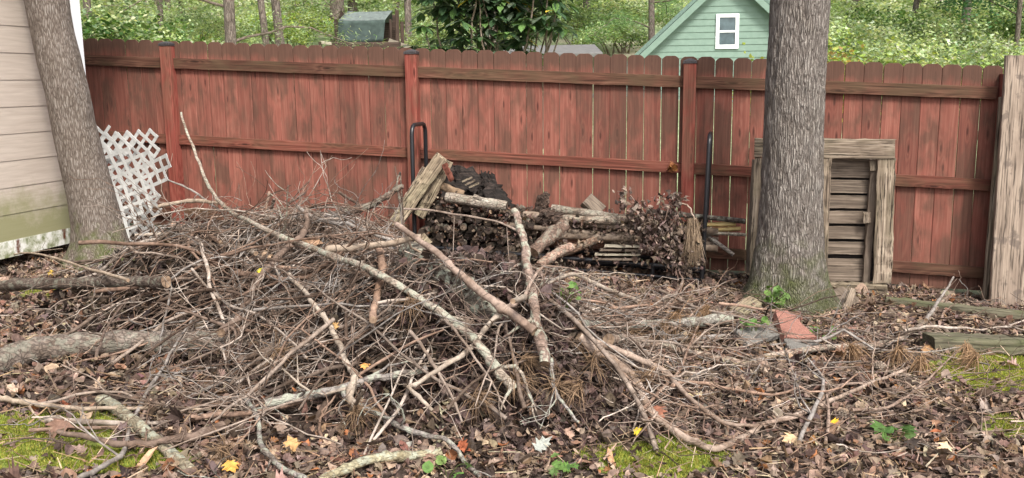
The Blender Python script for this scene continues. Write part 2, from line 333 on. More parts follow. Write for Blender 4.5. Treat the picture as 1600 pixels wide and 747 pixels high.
def make_ground():
    xs = np.unique(np.concatenate([np.linspace(-300, -20, 15), np.linspace(-20, -4.5, 20), np.linspace(-4.5, 4.5, 220), np.linspace(4.5, 20, 20), np.linspace(20, 300, 15)]))
    ys = np.unique(np.concatenate([np.linspace(-60, 2, 20), np.linspace(2, 9.4, 190), np.linspace(9.4, 90, 60), np.linspace(90, 400, 12)]))
    XX, YY = np.meshgrid(xs, ys); Z = GZ(XX, YY) + hillz(XX, YY)
    V = np.stack([XX, YY, Z], -1).reshape(-1, 3); nx = len(xs); idx = np.arange(len(V)).reshape(len(ys), nx)
    F = np.stack([idx[:-1, :-1], idx[:-1, 1:], idx[1:, 1:], idx[1:, :-1]], -1).reshape(-1, 4)
    mb = MB(); msk = np.clip(mossf(XX, YY), 0, 1)*(YY < 8.5)
    fs = (XX-X0)*math.sin(YAW)+(YY-Y0)*math.cos(YAW)      # distance behind the fence
    lawn = np.clip(fs/.3, 0, 1)*np.clip((30-YY)/6, 0, 1)
    c = np.stack([msk, lawn, np.zeros_like(msk)], -1).reshape(-1, 3)
    mb.add(V, F, c)
    m, n, l, b = newmat('yard soil', .95); tc = N(n, 'TexCoord'); vc = N(n, 'VertexColor'); vc.layer_name = 'Col'; sx = N(n, 'SeparateColor'); l.new(vc.outputs[0], sx.inputs[0])
    f = tnoise(n, l, tc.outputs['Object'], 18, 8); r = ramp(n, [(.3, (.022, .015, .012)), (.5, (.055, .038, .03)), (.7, (.11, .08, .062))]); l.new(f, r.inputs[0])
    mf = tnoise(n, l, tc.outputs['Object'], 60, 5); mr = ramp(n, [(.3, (.10, .13, .02)), (.7, (.28, .32, .07))]); l.new(mf, mr.inputs[0])
    e = fmath(n, l, 'ADD', sx.outputs[0], fmath(n, l, 'MULTIPLY', fmath(n, l, 'SUBTRACT', tnoise(n, l, tc.outputs['Object'], 7, 5), .5), 1.2)); er = ramp(n, [(.35, 0), (.5, 1)]); l.new(e, er.inputs[0])
    col = mix(n, l, er.outputs[0], r.outputs[0], mr.outputs[0])
    g = tnoise(n, l, tc.outputs['Object'], 3, 8); gr = ramp(n, [(.3, (.16, .22, .09)), (.7, (.38, .42, .25))]); l.new(g, gr.inputs[0])
    col = mix(n, l, sx.outputs[1], col, gr.outputs[0])
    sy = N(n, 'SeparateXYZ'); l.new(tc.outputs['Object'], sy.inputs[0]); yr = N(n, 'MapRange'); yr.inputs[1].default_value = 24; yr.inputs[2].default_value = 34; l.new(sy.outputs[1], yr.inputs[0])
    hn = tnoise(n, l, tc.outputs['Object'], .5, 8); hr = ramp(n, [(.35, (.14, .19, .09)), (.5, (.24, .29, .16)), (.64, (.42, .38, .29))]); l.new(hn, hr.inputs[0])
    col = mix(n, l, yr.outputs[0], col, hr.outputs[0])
    l.new(col, b.inputs['Base Color']); bumpn(n, l, b, f, .8, .02)
    tag(mb.build('ground', m), kind='structure')
make_ground()

# ------------------------------------------------------------------ red fence
fe = thing('wooden_fence', fence(0, 0, 1.83), 'long red stained board fence with dog-eared pickets and three capped posts', 'fence')
def make_fence():
    pitch = .1466; s = -4.1; i = 0
    while s < 4.78:
        x = .8 if s < 1.0 or s > 3.2 else 1.
        gap = .0016 if x < 1 else rng.uniform(.0018, .0062)
        wd = pitch - gap; H = 1.80 + rng.normal(0, .006); t = .017
        mb = MB(); tw = rng.normal(0, .0015)
        secs = [(H*k/7, 1, 0, tw*math.sin(k)) for k in range(7)] + [(H-.028, 1, 0, 0), (H-.012, .80, 0, 0), (H-.003, .60, 0, 0), (H, .5, 0, 0)]
        loft(mb, secs, wd, t, 0, .28 if x < 1 else .15)
        base = fence(s+pitch/2, -.011 + rng.normal(0, .0012), H + rng.normal(0, .002))
        mb.build('picket', M['picket'], fe, smooth=False, mw=frame_mat(base, (rng.normal(0, .0012), 0, 1), FN))
        s += pitch; i += 1
    posts = [-4.9, -2.44, 0, 2.44, 4.87]
    for a, b_ in zip(posts[:-1], posts[1:]):
        for drop, hgt, key in ((.160, .098, 'rail_top'), (.887, .092, 'rail'), (1.60, .092, 'rail_top')):
            p0 = fence(a+.0525, .0175, drop+hgt/2); p1 = fence(b_-.0525 if b_ < 4.8 else 4.80, .0175, drop+hgt/2)
            board('rail', p0, p1, hgt, .036, M[key], fe, FN, .001, 14, .06)
    for k, s in enumerate(posts[1:4]):
        base = fence(s, .045, 1.85); top = fence(s, .045, .05 + .004*k)
        mbw = .104
        po = board('post', base, top, mbw, .1, M['post'], fe, FN, .0006, 8, .05)
        mb = MB()
        V = []; 
        for (h, r) in ((0, .056), (.022, .056), (.024, .05), (.036, .028), (.042, .008)):
            for (ax, ay) in ((-1, -1), (1, -1), (1, 1), (-1, 1)): V.append((ax*r, ay*r, h))
        F = [[4*j+i, 4*j+(i+1) % 4, 4*j+4+(i+1) % 4, 4*j+4+i] for j in range(4) for i in range(4)] + [[16, 17, 18, 19]]
        mb.add(V, F); mw = frame_mat(top, FD, (0, 0, 1)); mb.build('post_cap', M['cap'], po, smooth=False, mw=mw)
make_fence()

# ------------------------------------------------------------------ beige sided house on the left
def make_house():
    ha = .2758; hd = Vector((math.sin(ha), math.cos(ha), 0)); hn = Vector((math.cos(ha), -math.sin(ha), 0))   # along the wall / out of the wall
    P = at(0, 127, 7.25); zref = P.z
    def near(t): q = P + hd*t; return Vector((q.x, q.y, 0))
    rev = .2062; zb = at(0, 374.7, 7.25).z; tc_ = .86
    root = thing('house', near(tc_)+Vector((0, 0, zb-.3)), 'beige lap sided house corner with white trim and mildewed bottom boards', 'house')
    n = 15; m, nn, l, b = newmat('beige lap siding', .6); tc = N(nn, 'TexCoord')
    gcol = ramp(nn, [(.3, (.42, .355, .30)), (.7, (.52, .45, .385))]); fn = tnoise(nn, l, vmath(nn, l, 'MULTIPLY', tc.outputs['Object'], (3, 3, 45)), 1, 7, .6); l.new(fn, gcol.inputs[0])
    sx = N(nn, 'SeparateXYZ'); l.new(tc.outputs['Object'], sx.inputs[0])
    gn = tnoise(nn, l, tc.outputs['Object'], 5, 8, 0, .7)
    zz = fmath(nn, l, 'ADD', sx.outputs[2], fmath(nn, l, 'MULTIPLY', fmath(nn, l, 'SUBTRACT', gn, .5), .7)); gr = ramp(nn, [(.14, .8), (.42, 0)]); l.new(zz, gr.inputs[0])
    col = mix(nn, l, gr.outputs[0], gcol.outputs[0], (.21, .215, .09)); l.new(col, b.inputs['Base Color']); bumpn(nn, l, b, fn, .35, .004)
    mb = MB(); L0, L1 = -7., tc_-.055
    for k in range(n):       # each course leans out at its lower edge
        z0, z1 = rev*k, rev*(k+1)+.02
        c = [(L0, .007, z0), (L1, .007, z0), (L1, .002, z1), (L0, .002, z1)]
        q = [(L0, -.01, z0), (L1, -.01, z0)]
        V = [near(a)-near(0)+hn*o+Vector((0, 0, z)) for a, o, z in c+q]
        mb.add(V, [[0, 1, 2, 3], [4, 5, 1, 0]])
    mb.build('siding', m, root, smooth=False, mw=Matrix.Translation(near(0)+Vector((0, 0, zb))))
    def bx(name, t0, t1, o0, o1, z0, z1, mat, sub=1):
        mb = MB(); V = []
        for t in (t0, t1):
            for o, z in ((o0, z0), (o1, z0), (o1, z1), (o0, z1)): q = near(t)+hn*o; V.append((q.x, q.y, z))
        mb.add(V, [[0, 1, 2, 3], [7, 6, 5, 4], [0, 4, 5, 1], [1, 5, 6, 2], [2, 6, 7, 3], [3, 7, 4, 0]])
        return mb.build(name, mat, root, smooth=False)
    bx('corner_trim', tc_-.06, tc_+.05, -.02, .024, zb-.13, zb+2.6, M['trimw'])
    bx('wall', -7, tc_+.02, -4, -.012, zb-.12, zb+2.65, M['trimw'])
    bx('foundation', -7, tc_-.2, -3.9, -.3, zb-.9, zb-.122, M['gap_shade'])  # painted near black to give the shade of the gap under the house
    bx('roof', -7.3, tc_+.4, -4.3, .35, zb+2.66, zb+2.78, M['roofgrey'])
    # white skirt board with rust stains and mildew
    m, nn, l, b = newmat('stained white skirt', .6); tc = N(nn, 'TexCoord')
    gn = tnoise(nn, l, tc.outputs['Object'], 12, 8, .3, .7); gr = ramp(nn, [(.42, (.72, .72, .68)), (.52, (.45, .46, .36)), (.64, (.17, .19, .09))]); l.new(gn, gr.inputs[0]); col = gr.outputs[0]
    for (px, py, rr) in ((27, 389, .022), (98, 357, .022), (99, 368, .02), (27, 380, .018)):
        d = ray(px, py); t = (near(0)-CAM).dot(hn)/d.dot(hn); q = CAM+d*t
        ds = N(nn, 'VectorMath', operation='DISTANCE'); l.new(vmath(nn, l, 'MULTIPLY', tc.outputs['Object'], (1, 1, .55)), ds.inputs[0]); ds.inputs[1].default_value = (q.x, q.y, q.z*.55)
        dd = fmath(nn, l, 'ADD', ds.outputs['Value'], fmath(nn, l, 'MULTIPLY', fmath(nn, l, 'SUBTRACT', tnoise(nn, l, tc.outputs['Object'], 40, 3), .5), .03)); rp = ramp(nn, [(rr*.6, 1), (rr*1.5, 0)]); l.new(dd, rp.inputs[0])
        col = mix(nn, l, rp.outputs[0], col, (.11, .035, .012))
    l.new(col, b.inputs['Base Color'])
    bx('skirt_board', -7, tc_-.062, -.011, .01, zb-.125, zb+.004, m)
make_house()

# ------------------------------------------------------------------ trees in the yard
def trunk_mesh(mb, cen, rad, sides, amp, freq, flare=0, seed=0, zbase=0):
    """bark ridges are modelled: radius follows stretched noise"""
    n = len(cen); a = np.arange(sides)*2*math.pi/sides; V = np.zeros((n, sides, 3))
    for i in range(n):
        z = cen[i][2]
        for j in range(sides):
            ca, sa = math.cos(a[j]), math.sin(a[j])
            q = Vector((ca*rad[i]*freq+seed, sa*rad[i]*freq, z*freq*.2)); nz = 1-abs(noise.noise(q)+.5*noise.noise(q*2.1))*2
            lobes = flare*math.exp(-max(0, z-zbase)/.14)*((.5+.5*math.sin(5*a[j]+seed))*.10+.02)
            r = rad[i] + amp*nz + lobes
            V[i, j] = (cen[i][0]+ca*r, cen[i][1]+sa*r, z)
    idx = np.arange(n*sides).reshape(n, sides); A = idx[:-1]; B = np.roll(A, -1, 1); D = idx[1:]; E_ = np.roll(D, -1, 1)
    mb.add(V.reshape(-1, 3), np.stack([A, B, E_, D], -1).reshape(-1, 4))
def yard_tree(name, rows, ybase_px, label, mat, amp, freq, seed, top=7.5, sides=110, nring=300):
    bx_, by_ = rows[-1][1], ybase_px
    d = ray(bx_, by_); t = 2.
    while True:
        p = CAM + d*t
        if p.z < G0(p.x, p.y): break
        t += .01
    Yd = p.y + rows[-2][2]/2/FPX*p.y*.7; z0 = p.z-.12
    Z, Xc, Rr = [], [], []
    for py, cx, wpx in rows:
        q = at(cx, py, Yd); Z.append(q.z); Xc.append(q.x); Rr.append(wpx/2*(Yd/FPX)/math.cos(.1))
    Z, Xc, Rr = np.array(Z)[::-1], np.array(Xc)[::-1], np.array(Rr)[::-1]
    sl_ = (Xc[-1]-Xc[-3])/(Z[-1]-Z[-3])
    zs = np.concatenate([np.linspace(z0, Z[-1]+.3, nring), np.linspace(Z[-1]+.4, top, 20)])
    xs = np.where(zs > Z[-1], Xc[-1]+(zs-Z[-1])*sl_, np.interp(zs, Z, Xc)); rs = np.where(zs > Z[-1], Rr[-1]*(1-(zs-Z[-1])/18), np.interp(zs, Z, Rr))
    root = thing(name, Vector((Xc[0], Yd, z0+.12)), label, 'tree')
    mb = MB(); bz = z0+.1
    trunk_mesh(mb, [(x-Xc[0], 0, z-bz) for x, z in zip(xs, zs)], rs-amp*.3, sides, amp, freq, 1, seed, 0)
    o = mb.build('trunk', mat, root, mw=Matrix.Translation((Xc[0], Yd, bz)))
    return root, Vector((xs[-1], Yd, top)), rs[-1], Vector((Xc[0], Yd, bz)), o
treeL = yard_tree('leaning_tree', [(0, 73, 62), (50, 82, 60), (100, 94, 63), (150, 107, 63), (190, 114, 63), (250, 128, 67), (290, 139, 69), (350, 153, 74), (377, 157, 80), (400, 159, 92), (425, 160, 112)], 425,
                  'leaning grey tree trunk in front of the beige house corner', M['maple'], .004, 16, 3)
treeR = yard_tree('oak_tree', [(0, 1250, 86), (60, 1247, 86), (120, 1243, 87), (200, 1240, 88), (300, 1237, 93), (350, 1235, 97), (400, 1232, 106), (440, 1231, 116), (480, 1228, 136)], 486,
                  'thick straight oak trunk with ridged bark in front of the wooden frame', M['oak'], .009, 22, 9)

# ------------------------------------------------------------------ leaves toolkit
def proto_leaf(kind):
    if kind == 'lobed':
        out = [(0, 0), (.12, .06), (.42, .10), (.22, .22), (.5, .38), (.28, .42), (.36, .66), (.16, .62), (0, 1.0)]
    elif kind == 'round': out = [(0, 0), (.2, .1), (.33, .32), (.34, .55), (.22, .8), (0, 1.)]
    elif kind == 'long': out = [(0, 0), (.10, .15), (.16, .45), (.12, .75), (0, 1.)]
    else: out = [(0, 0), (.22, .12), (.28, .4), (.18, .7), (0, 1.)]
    L = [(x, y, 0) for x, y in out]; n = len(L)
    V = [(0, y, 0) for x, y in out] + [(x, y, 1) for x, y in out[1:-1]] + [(-x, y, 1) for x, y in out[1:-1]]
    F = []; k = n-2
    for sgn, b0 in ((1, n), (-1, n+k)):
        side = [0] + [b0+i for i in range(k)] + [n-1]
        for i in range(n-1):
            q = [i, side[i], side[i+1], i+1]
            if i == 0: q = [0, side[1], 1, 1]
            if i == n-2: q = [n-2, side[n-2], n-1, n-1]
            if sgn < 0: q = q[::-1]
            F.append(q)
    # turn degenerate quads into tris padded: split into tri list
    T = []
    for q in F:
        u = []
        for a in q:
            if a not in u: u.append(a)
        T.append(u[:3])
        if len(u) == 4: T.append([u[0], u[2], u[3]])
    return np.array(V, float), np.array(T)
LEAVES = [proto_leaf(k) for k in ('lobed', 'round', 'long', 'oval')]
def leaf_batch(mb, pts, size, cols, kinds=(0, 1, 2, 3), tilt=.5, curl=.35, kp=None, updir=None, widen=1.):
    pts = np.asarray(pts); n = len(pts); ks = rng.choice(kinds, n, p=kp)
    for k in set(ks):
        sel = np.where(ks == k)[0]; V, T = LEAVES[k]; m = len(sel); nv = len(V)
        sz = size[sel] if np.ndim(size) else np.full(m, size)
        Q = np.tile(V[None], (m, 1, 1)); c1 = rng.normal(0, curl, (m, 1)); c2 = rng.normal(0, curl, (m, 1)); asp = rng.uniform(.7, 1.1, (m, 1))*widen
        x, y, e = Q[..., 0]*asp, Q[..., 1]-.5, Q[..., 2]
        z = np.abs(x)*c1*1.6 + (y**2)*c2*2 + e*rng.normal(0, .05, (m, nv)) + x*y*rng.normal(0, curl, (m, 1))*2
        L = np.stack([x, y, z], -1)*sz[:, None, None]
        yaw = rng.uniform(0, 6.28, m)
        nrm = np.stack([rng.normal(0, tilt, m), rng.normal(0, tilt, m), np.ones(m)], -1) if updir is None else updir[sel] + rng.normal(0, tilt, (m, 3))
        nrm /= np.linalg.norm(nrm, axis=1)[:, None]
        a = np.stack([np.cos(yaw), np.sin(yaw), rng.normal(0, .3, m)], -1); a -= nrm*(a*nrm).sum(1)[:, None]; a /= np.linalg.norm(a, axis=1)[:, None]+1e-9
        b_ = np.cross(nrm, a); W_ = L[..., 0:1]*a[:, None] + L[..., 1:2]*b_[:, None] + L[..., 2:3]*nrm[:, None] + pts[sel][:, None]
        F = T[None] + (np.arange(m)*nv)[:, None, None]
        cc = np.repeat(cols[sel][:, None], nv, 1)*(1+.12*e[..., None])
        mb.add(W_.reshape(-1, 3), F.reshape(-1, 3), cc.reshape(-1, 3))
def pick(pal, n, p=None, var=.18):
    pal = np.array(pal); c = pal[rng.choice(len(pal), n, p=p)]; return c*rng.normal(1, var, (n, 1)).clip(.5, 1.6)*rng.normal(1, .05, (n, 3))

# ------------------------------------------------------------------ leaf litter, moss, needles
LIT = [(.125, .083, .066), (.19, .135, .105), (.045, .03, .025), (.29, .215, .165), (.20, .12, .08), (.39, .29, .21), (.155, .112, .10), (.28, .12, .05)]
LP = [.24, .22, .17, .12, .10, .05, .085, .015]
def litter():
    n = 64000; x = rng.uniform(-4.6, 4.8, n); y = 3.3+5.6*rng.uniform(0, 1, n)**1.15
    fs = (x-X0)*math.sin(YAW)+(y-Y0)*math.cos(YAW)
    nm = np.array([noise.noise(Vector((a*2.3, b*2.3, 3.))) for a, b in zip(x, y)])
    mo = mossf(x, y) + nm*.7
    keep = (fs < -.02) & (rng.uniform(0, 1, n) > np.clip((mo-.25)*4, 0, .95)) & (np.abs(x) < .62*y+.5)
    hx = math.cos(.2758); keep &= ~((x < -2.9) & (((x+3.97)*math.cos(.2758)-(y-7.25)*math.sin(.2758)) < -.25))
    x, y = x[keep], y[keep]; n = len(x); ph = pile(x, y)
    z = GZ(x, y) + rng.uniform(.004, .035, n) + ph*rng.uniform(0, .3, n)
    size = rng.uniform(.026, .072, n)*rng.choice([1, 1.5], n, p=[.85, .15])
    size *= np.where(ph > .15, .8, 1)
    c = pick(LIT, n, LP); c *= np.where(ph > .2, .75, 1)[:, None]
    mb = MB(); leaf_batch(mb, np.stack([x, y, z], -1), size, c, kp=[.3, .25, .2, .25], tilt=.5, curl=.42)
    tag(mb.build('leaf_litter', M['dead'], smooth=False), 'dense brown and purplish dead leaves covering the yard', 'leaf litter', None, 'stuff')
    # needles and stem bits
    n = 9000; x = rng.uniform(-4.2, 4.4, n); y = 3.4+4.9*rng.uniform(0, 1, n)**1.2; z = GZ(x, y)+.25*pile(x, y)*rng.uniform(0, 1, n)+rng.uniform(.01, .05, n)
    mb = MB(); L = rng.uniform(.05, .16, n); a = rng.uniform(0, 6.28, n); p = np.stack([x, y, z], -1); d = np.stack([np.cos(a), np.sin(a), rng.normal(0, .22, n)], -1)
    wd = np.stack([-np.sin(a), np.cos(a), rng.normal(0, .5, n)], -1)*rng.uniform(.0012, .0035, n)[:, None]
    V = np.stack([p-wd, p+wd, p+d*L[:, None]+wd*.5, p+d*L[:, None]-wd*.5], 1); c = pick([(.28, .19, .12), (.17, .11, .075), (.36, .28, .2)], n)
    mb.add(V.reshape(-1, 3), np.arange(4*n).reshape(n, 4), np.repeat(c[:, None], 4, 1).reshape(-1, 3))
    tag(mb.build('fallen_needles', M['dead']), 'fine brown pine needles and stem bits scattered over the leaves', 'needle litter', None, 'stuff')
    # moss
    mb = MB()
    for cx, cy, a_, b_ in MOSS:
        n = int(26000*a_*b_*3.2); x = cx+rng.normal(0, a_*.62, n); y = cy+rng.normal(0, b_*.62, n); z = GZ(x, y)
        k = (mossf(x, y)+np.array([noise.noise(Vector((p*7, q*7, 8.))) for p, q in zip(x, y)])*.55 > .42); x, y, z = x[k], y[k], z[k]; n = len(x)
        if not n: continue
        p = np.stack([x, y, z], -1); a = rng.uniform(0, 6.28, n); h = rng.uniform(.008, .022, n); wd = np.stack([np.cos(a), np.sin(a), 0*a], -1)*.0035
        tip = p + np.stack([rng.normal(0, .008, n), rng.normal(0, .008, n), h], -1)
        c = pick([(.24, .29, .05), (.36, .38, .08), (.15, .21, .035), (.44, .40, .11)], n)
        mb.add(np.stack([p-wd, p+wd, tip], 1).reshape(-1, 3), np.arange(3*n).reshape(n, 3), np.repeat(c[:, None], 3, 1).reshape(-1, 3))
    tag(mb.build('moss', M['leaf']), 'bright green moss carpets at the edges of the leaf litter', 'moss', None, 'stuff')
litter()

# ------------------------------------------------------------------ sticks
STK = [(.25, .20, .165), (.15, .112, .088), (.36, .305, .26), (.09, .062, .046), (.26, .235, .215), (.23, .155, .115)]
def kinky(P, amp):                # crooked growth: a few sudden bends along the stick
    P = np.array(P); n = len(P); L = np.linalg.norm(P[-1]-P[0]); o = np.zeros_like(P)
    for _ in range(int(rng.integers(2, 6))):
        k = int(rng.integers(1, n-1)); o += np.maximum(0, 1-np.abs(np.arange(n)-k)/rng.uniform(1.5, 5))[:, None]*rng.normal(0, amp*L, 3)*np.array([1, 1, .7])
    return P+o
def wander(P, amp):
    P = np.array(P); n = len(P); d = np.cumsum(rng.normal(0, amp, (n, 3)), 0); d -= np.linspace(0, 1, n)[:, None]*d[-1]; return P+d
def sidebranch(mb, P, rad, i, L, col, depth=0, up=.15):
    T = P[min(i+1, len(P)-1)]-P[i-1]; T = T/(np.linalg.norm(T)+1e-9)
    s = np.cross(T, [0, 0, 1]); s /= np.linalg.norm(s)+1e-9
    ang = rng.choice([-1, 1])*rng.uniform(.4, 1.1); d = T*math.cos(ang)+s*math.sin(ang)+np.array([0, 0, rng.normal(up, .22)])
    d /= np.linalg.norm(d); n = 7; Q = [P[i]]; 
    for k in range(n):
        d = d + rng.normal(0, .15 if rng.random() < .7 else .45, 3); d /= np.linalg.norm(d); q = Q[-1]+d*L/n
        g = float(GZ(q[0], q[1]))+.012
        if q[2] > rackcap(q): q[2] = max(g, rackcap(q)); d[2] = -.1
        if q[2] < g: q[2] = g; d[2] = abs(d[2])*.3
        Q.append(q)
    Q = np.array(Q); r0 = rad*.6
    tube(mb, Q, np.linspace(r0, max(.0016, r0*.35), len(Q)), 4 if r0 < .004 else 5, col, False)
    if depth < 1 and L > .22:
        for j in (2, 4, 6):
            if rng.random() < .6: sidebranch(mb, Q, r0*.8, j, L*.5, col, depth+1, up)
CAPL = onfence(640, 396, .55); CAPR = onfence(1095, 438, .55)
def rackcap(q):                   # the heap leaves the front of the log rack open
    sx_ = (q[0]/q[1]-CAPL.x/CAPL.y)/(CAPR.x/CAPR.y-CAPL.x/CAPL.y)
    if sx_ < -.02 or sx_ > 1.02: return 9.
    m = (CAPL.z-CAMZ)/CAPL.y*(1-sx_)+(CAPR.z-CAMZ)/CAPR.y*sx_
    return CAMZ+m*q[1]+(.25*max(0, -sx_+.12))
def random_stick(name, L, r, label=None, group=None, region=None, up=.1, lift=(.0, .12), nb=3, az=None, mbx=None, tint=1.):
    for _ in range(200):
        cx, cy = rng.uniform(-2.7, 1.4), rng.uniform(4.3, 7.4)
        if region is not None: cx, cy = region()
        if region is not None or rng.random() < float(pile(cx, cy))*1.8: break
    a = rng.uniform(0, math.pi) if az is None else az
    a = a if rng.random() < .35 else rng.normal(math.pi/2*0+.0, .55)
    if rng.random() < .5: a = -a
    d = np.array([math.cos(a), math.sin(a)]); lf = rng.uniform(*lift)
    def S(t):
        x, y = cx+d[0]*L*t, cy+d[1]*L*t; fs = (x-X0)*math.sin(YAW)+(y-Y0)*math.cos(YAW)
        return np.array([x, y, float(G0(x, y))+float(pile(x, y))*rng.uniform(.85, 1.02)+lf])
    A, B, D = S(-.5), S(0), S(.5)
    A[2] += rng.normal(0, .05); D[2] += abs(rng.normal(0, up)); A[2] = max(A[2], float(GZ(A[0], A[1]))+.02); D[2] = max(D[2], float(GZ(D[0], D[1]))+.02)
    kink = rng.normal(0, .07*L, 3)*np.array([1, 1, .5]); P = catmull([A, A*.5+B*.5+kink*.6, B, B*.5+D*.5-kink*.5, D], 4); P = kinky(wander(P, .006*L**.5), .028)
    for q in P:
        fs = (q[0]-X0)*math.sin(YAW)+(q[1]-Y0)*math.cos(YAW)
        if fs > -.12: q[:2] += np.array([FN.x, FN.y])*(fs+.12)
    if mbx is None and (P[:, 0].min() < -3.0): return None
    for q in P:
        c_ = rackcap(q)
        if c_ < q[2]:
            if c_ < float(G0(q[0], q[1])) + .03: return None
            P[:, 2] -= (q[2]-c_)
    P[:, 2] = np.maximum(P[:, 2], G0(P[:, 0], P[:, 1])+.02)
    mb = mbx or MB(); col = np.array(STK[rng.integers(len(STK))])*rng.uniform(.7, 1.25)*tint
    rad = np.linspace(r, max(.002, r*.3), len(P))*(1+rng.normal(0, .05, len(P)))
    tube(mb, P, rad, 6 if r > .007 else 4, col, r > .007, .03)
    for i in range(nb): sidebranch(mb, P, rad[min(len(P)-2, 4+int(rng.integers(0, 10)))], int(rng.integers(3, len(P)-2)), rng.uniform(.15, .5)*min(1.3, L), col, 0, up)
    if mbx is None:
        o = mb.build(name, M['stick']); tag(o, label, 'stick', group); return o
def front_spot(): return rng.uniform(-1.7, .75), rng.uniform(4.15, 5.5)
def right_spot(): return rng.uniform(.5, 3.2), rng.uniform(4.2, 6.5)
for i in range(245):
    r = rng.choice([.005, .007, .010, .014, .019], p=[.2, .27, .28, .17, .08]); L = rng.uniform(.7, 2.2); fr = i % 4 == 0
    random_stick('brush_stick', L*(.75 if fr else 1), r*(.85 if fr else 1), 'thin bare forked stick tangled in the large brush pile', 'thin sticks tangled in the brush pile', nb=int(rng.integers(2, 7)), up=.13, lift=(-.12, .10) if not fr else (-.08, .12), region=front_spot if fr else None, tint=.98)
for i in range(32):
    random_stick('yard_stick', rng.uniform(.5, 1.7), rng.choice([.004, .006, .009, .012]), 'thin bare twiggy stick lying on the leaves right of the brush pile', 'thin sticks strewn on the leaves right of the pile', nb=int(rng.integers(2, 7)), up=.06, lift=(.02, .07), region=right_spot, tint=1.15)
def twigs():
    mb = MB()
    for i in range(1500):
        fs_ = i % 4 == 0
        random_stick('t', rng.uniform(.25, .8), rng.uniform(.0022, .0042), nb=int(rng.integers(0, 3)), up=.05, lift=(-.22, .03) if not fs_ else (-.1, .06), mbx=mb, region=front_spot if fs_ else None, tint=.6 if rng.random() < .45 else 1.4)
    # loose twigs all over the yard
    for i in range(230):
        def reg(): return rng.uniform(-3.4, 4.0), 3.7+3.6*rng.random()**1.1
        random_stick('t', rng.uniform(.2, .8), rng.uniform(.002, .005), region=reg, nb=int(rng.integers(0, 4)), up=.03, lift=(.02, .05), mbx=mb)
    tag(mb.build('twig_tangle', M['stick']), 'dense tangle of fine grey brown twigs filling the brush pile', 'twigs', None, 'stuff')
twigs()
def pile_leaves():
    n = 17000; x = rng.uniform(-2.9, 1.6, n); y = rng.uniform(4.2, 7.3, n); p = pile(x, y); k = rng.random(n) < p*1.5; x, y, p = x[k], y[k], p[k]; n = len(x)
    t = rng.uniform(.35, .92, n); z = G0(x, y)+p*t
    c = pick(LIT, n, LP)*(.33); mb = MB(); leaf_batch(mb, np.stack([x, y, z], -1), rng.uniform(.04, .09, n), c, kp=[.3, .25, .2, .25], tilt=1.2, curl=.6)  # darkened leaves: shade of the heap's hollows is put into their colour
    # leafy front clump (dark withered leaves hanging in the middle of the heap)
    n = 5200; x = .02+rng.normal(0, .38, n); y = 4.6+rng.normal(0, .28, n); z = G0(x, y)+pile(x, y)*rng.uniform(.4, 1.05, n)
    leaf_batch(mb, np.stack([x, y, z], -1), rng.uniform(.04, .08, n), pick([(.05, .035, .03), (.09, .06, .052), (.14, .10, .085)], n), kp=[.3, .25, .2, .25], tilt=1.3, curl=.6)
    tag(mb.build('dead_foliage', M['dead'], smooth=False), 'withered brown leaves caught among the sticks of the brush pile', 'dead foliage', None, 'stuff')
pile_leaves()

PALE = (.35, .295, .24); PINK = (.25, .195, .16); BRN = (.16, .115, .09); GRY = (.25, .225, .205); ORG = (.27, .18, .13); TAN = (.32, .255, .195)
def hero(pts, w0, w1, col, label, name='branch', mat='stick', lift=.03, k=1., nb=2, cat='branch', sides=10, bump=.04, wob=.0035, endc=True, extra=None, twig=.5):
    """pts = places on the heap (pixel pairs, or pixel pairs with their own distance); w = thickness in metres"""
    P = []
    for p in pts:
        P.append(np.array(at(*p) if len(p) == 3 else onto(p[0], p[1], lift, k)))
    if 2 < len(pts) <= 6 and pts[0][0] < 900 and all(len(p) == 2 for p in pts):       # a stiff limb does not follow every bump of the heap
        Yc = np.array([q[1] for q in P]); u = np.linspace(0, 1, len(P)); dg = 1 if len(P) <= 4 else 2 if len(P) <= 6 else 4
        fit = np.polyval(np.polyfit(u, Yc, dg), u); fit += min(0, np.percentile(Yc-fit, 25)); P = [np.array(at(p[0], p[1], y)) for p, y in zip(pts, fit)]
    Q = wander(catmull(P, 7), wob); n = len(Q); rad = np.linspace(w0, w1, n)/2*(1+rng.normal(0, .05, n))
    for j in rng.integers(2, n-2, 2+n//14): rad[j] *= 1.18
    cen = Q[0].copy(); root = None
    mb = MB(); tube(mb, Q-cen, rad, sides, col, True, bump, 0, 1 if endc else 0)
    tmp = MB()
    for i in range(nb):
        j = int(rng.integers(3, n-2)); sidebranch(tmp, Q, rad[j]*.8, j, rng.uniform(.15, twig), np.array(col)*.95)
    if tmp.n:
        for v, f, c in zip(tmp.v, tmp.f, tmp.c): 
            pass
        off = mb.n
        for v in tmp.v: mb.v.append(v-cen)
        for f, mi in zip(tmp.f, tmp.mi): mb.f.append(f+off); mb.mi.append(mi)
        mb.c += tmp.c; mb.n += tmp.n
    o = mb.build(name, M[mat], None, M['end'], mw=Matrix.Translation(cen)); tag(o, label, cat)
    return o, Q
HB = {}
hero([(283, 176, 7.1), (300, 232, 6.9), (322, 278, 6.75), (345, 316, 6.6), (400, 352), (470, 386), (560, 420), (640, 465), (700, 505), (745, 540), (775, 576), (806, 610)], .016, .052, PALE, 'longest pale peeled branch crossing the pile diagonally, its thin tip rising by the leftmost post', 'branch', lift=.09, nb=5, mat='lichen')
hero([(515, 390, 5.1), (560, 385, 5.0), (610, 378, 4.93), (658, 370, 4.93)], .045, .03, TAN, 'short pale barkless branch lying level across the top of the pile', lift=.1, nb=1)
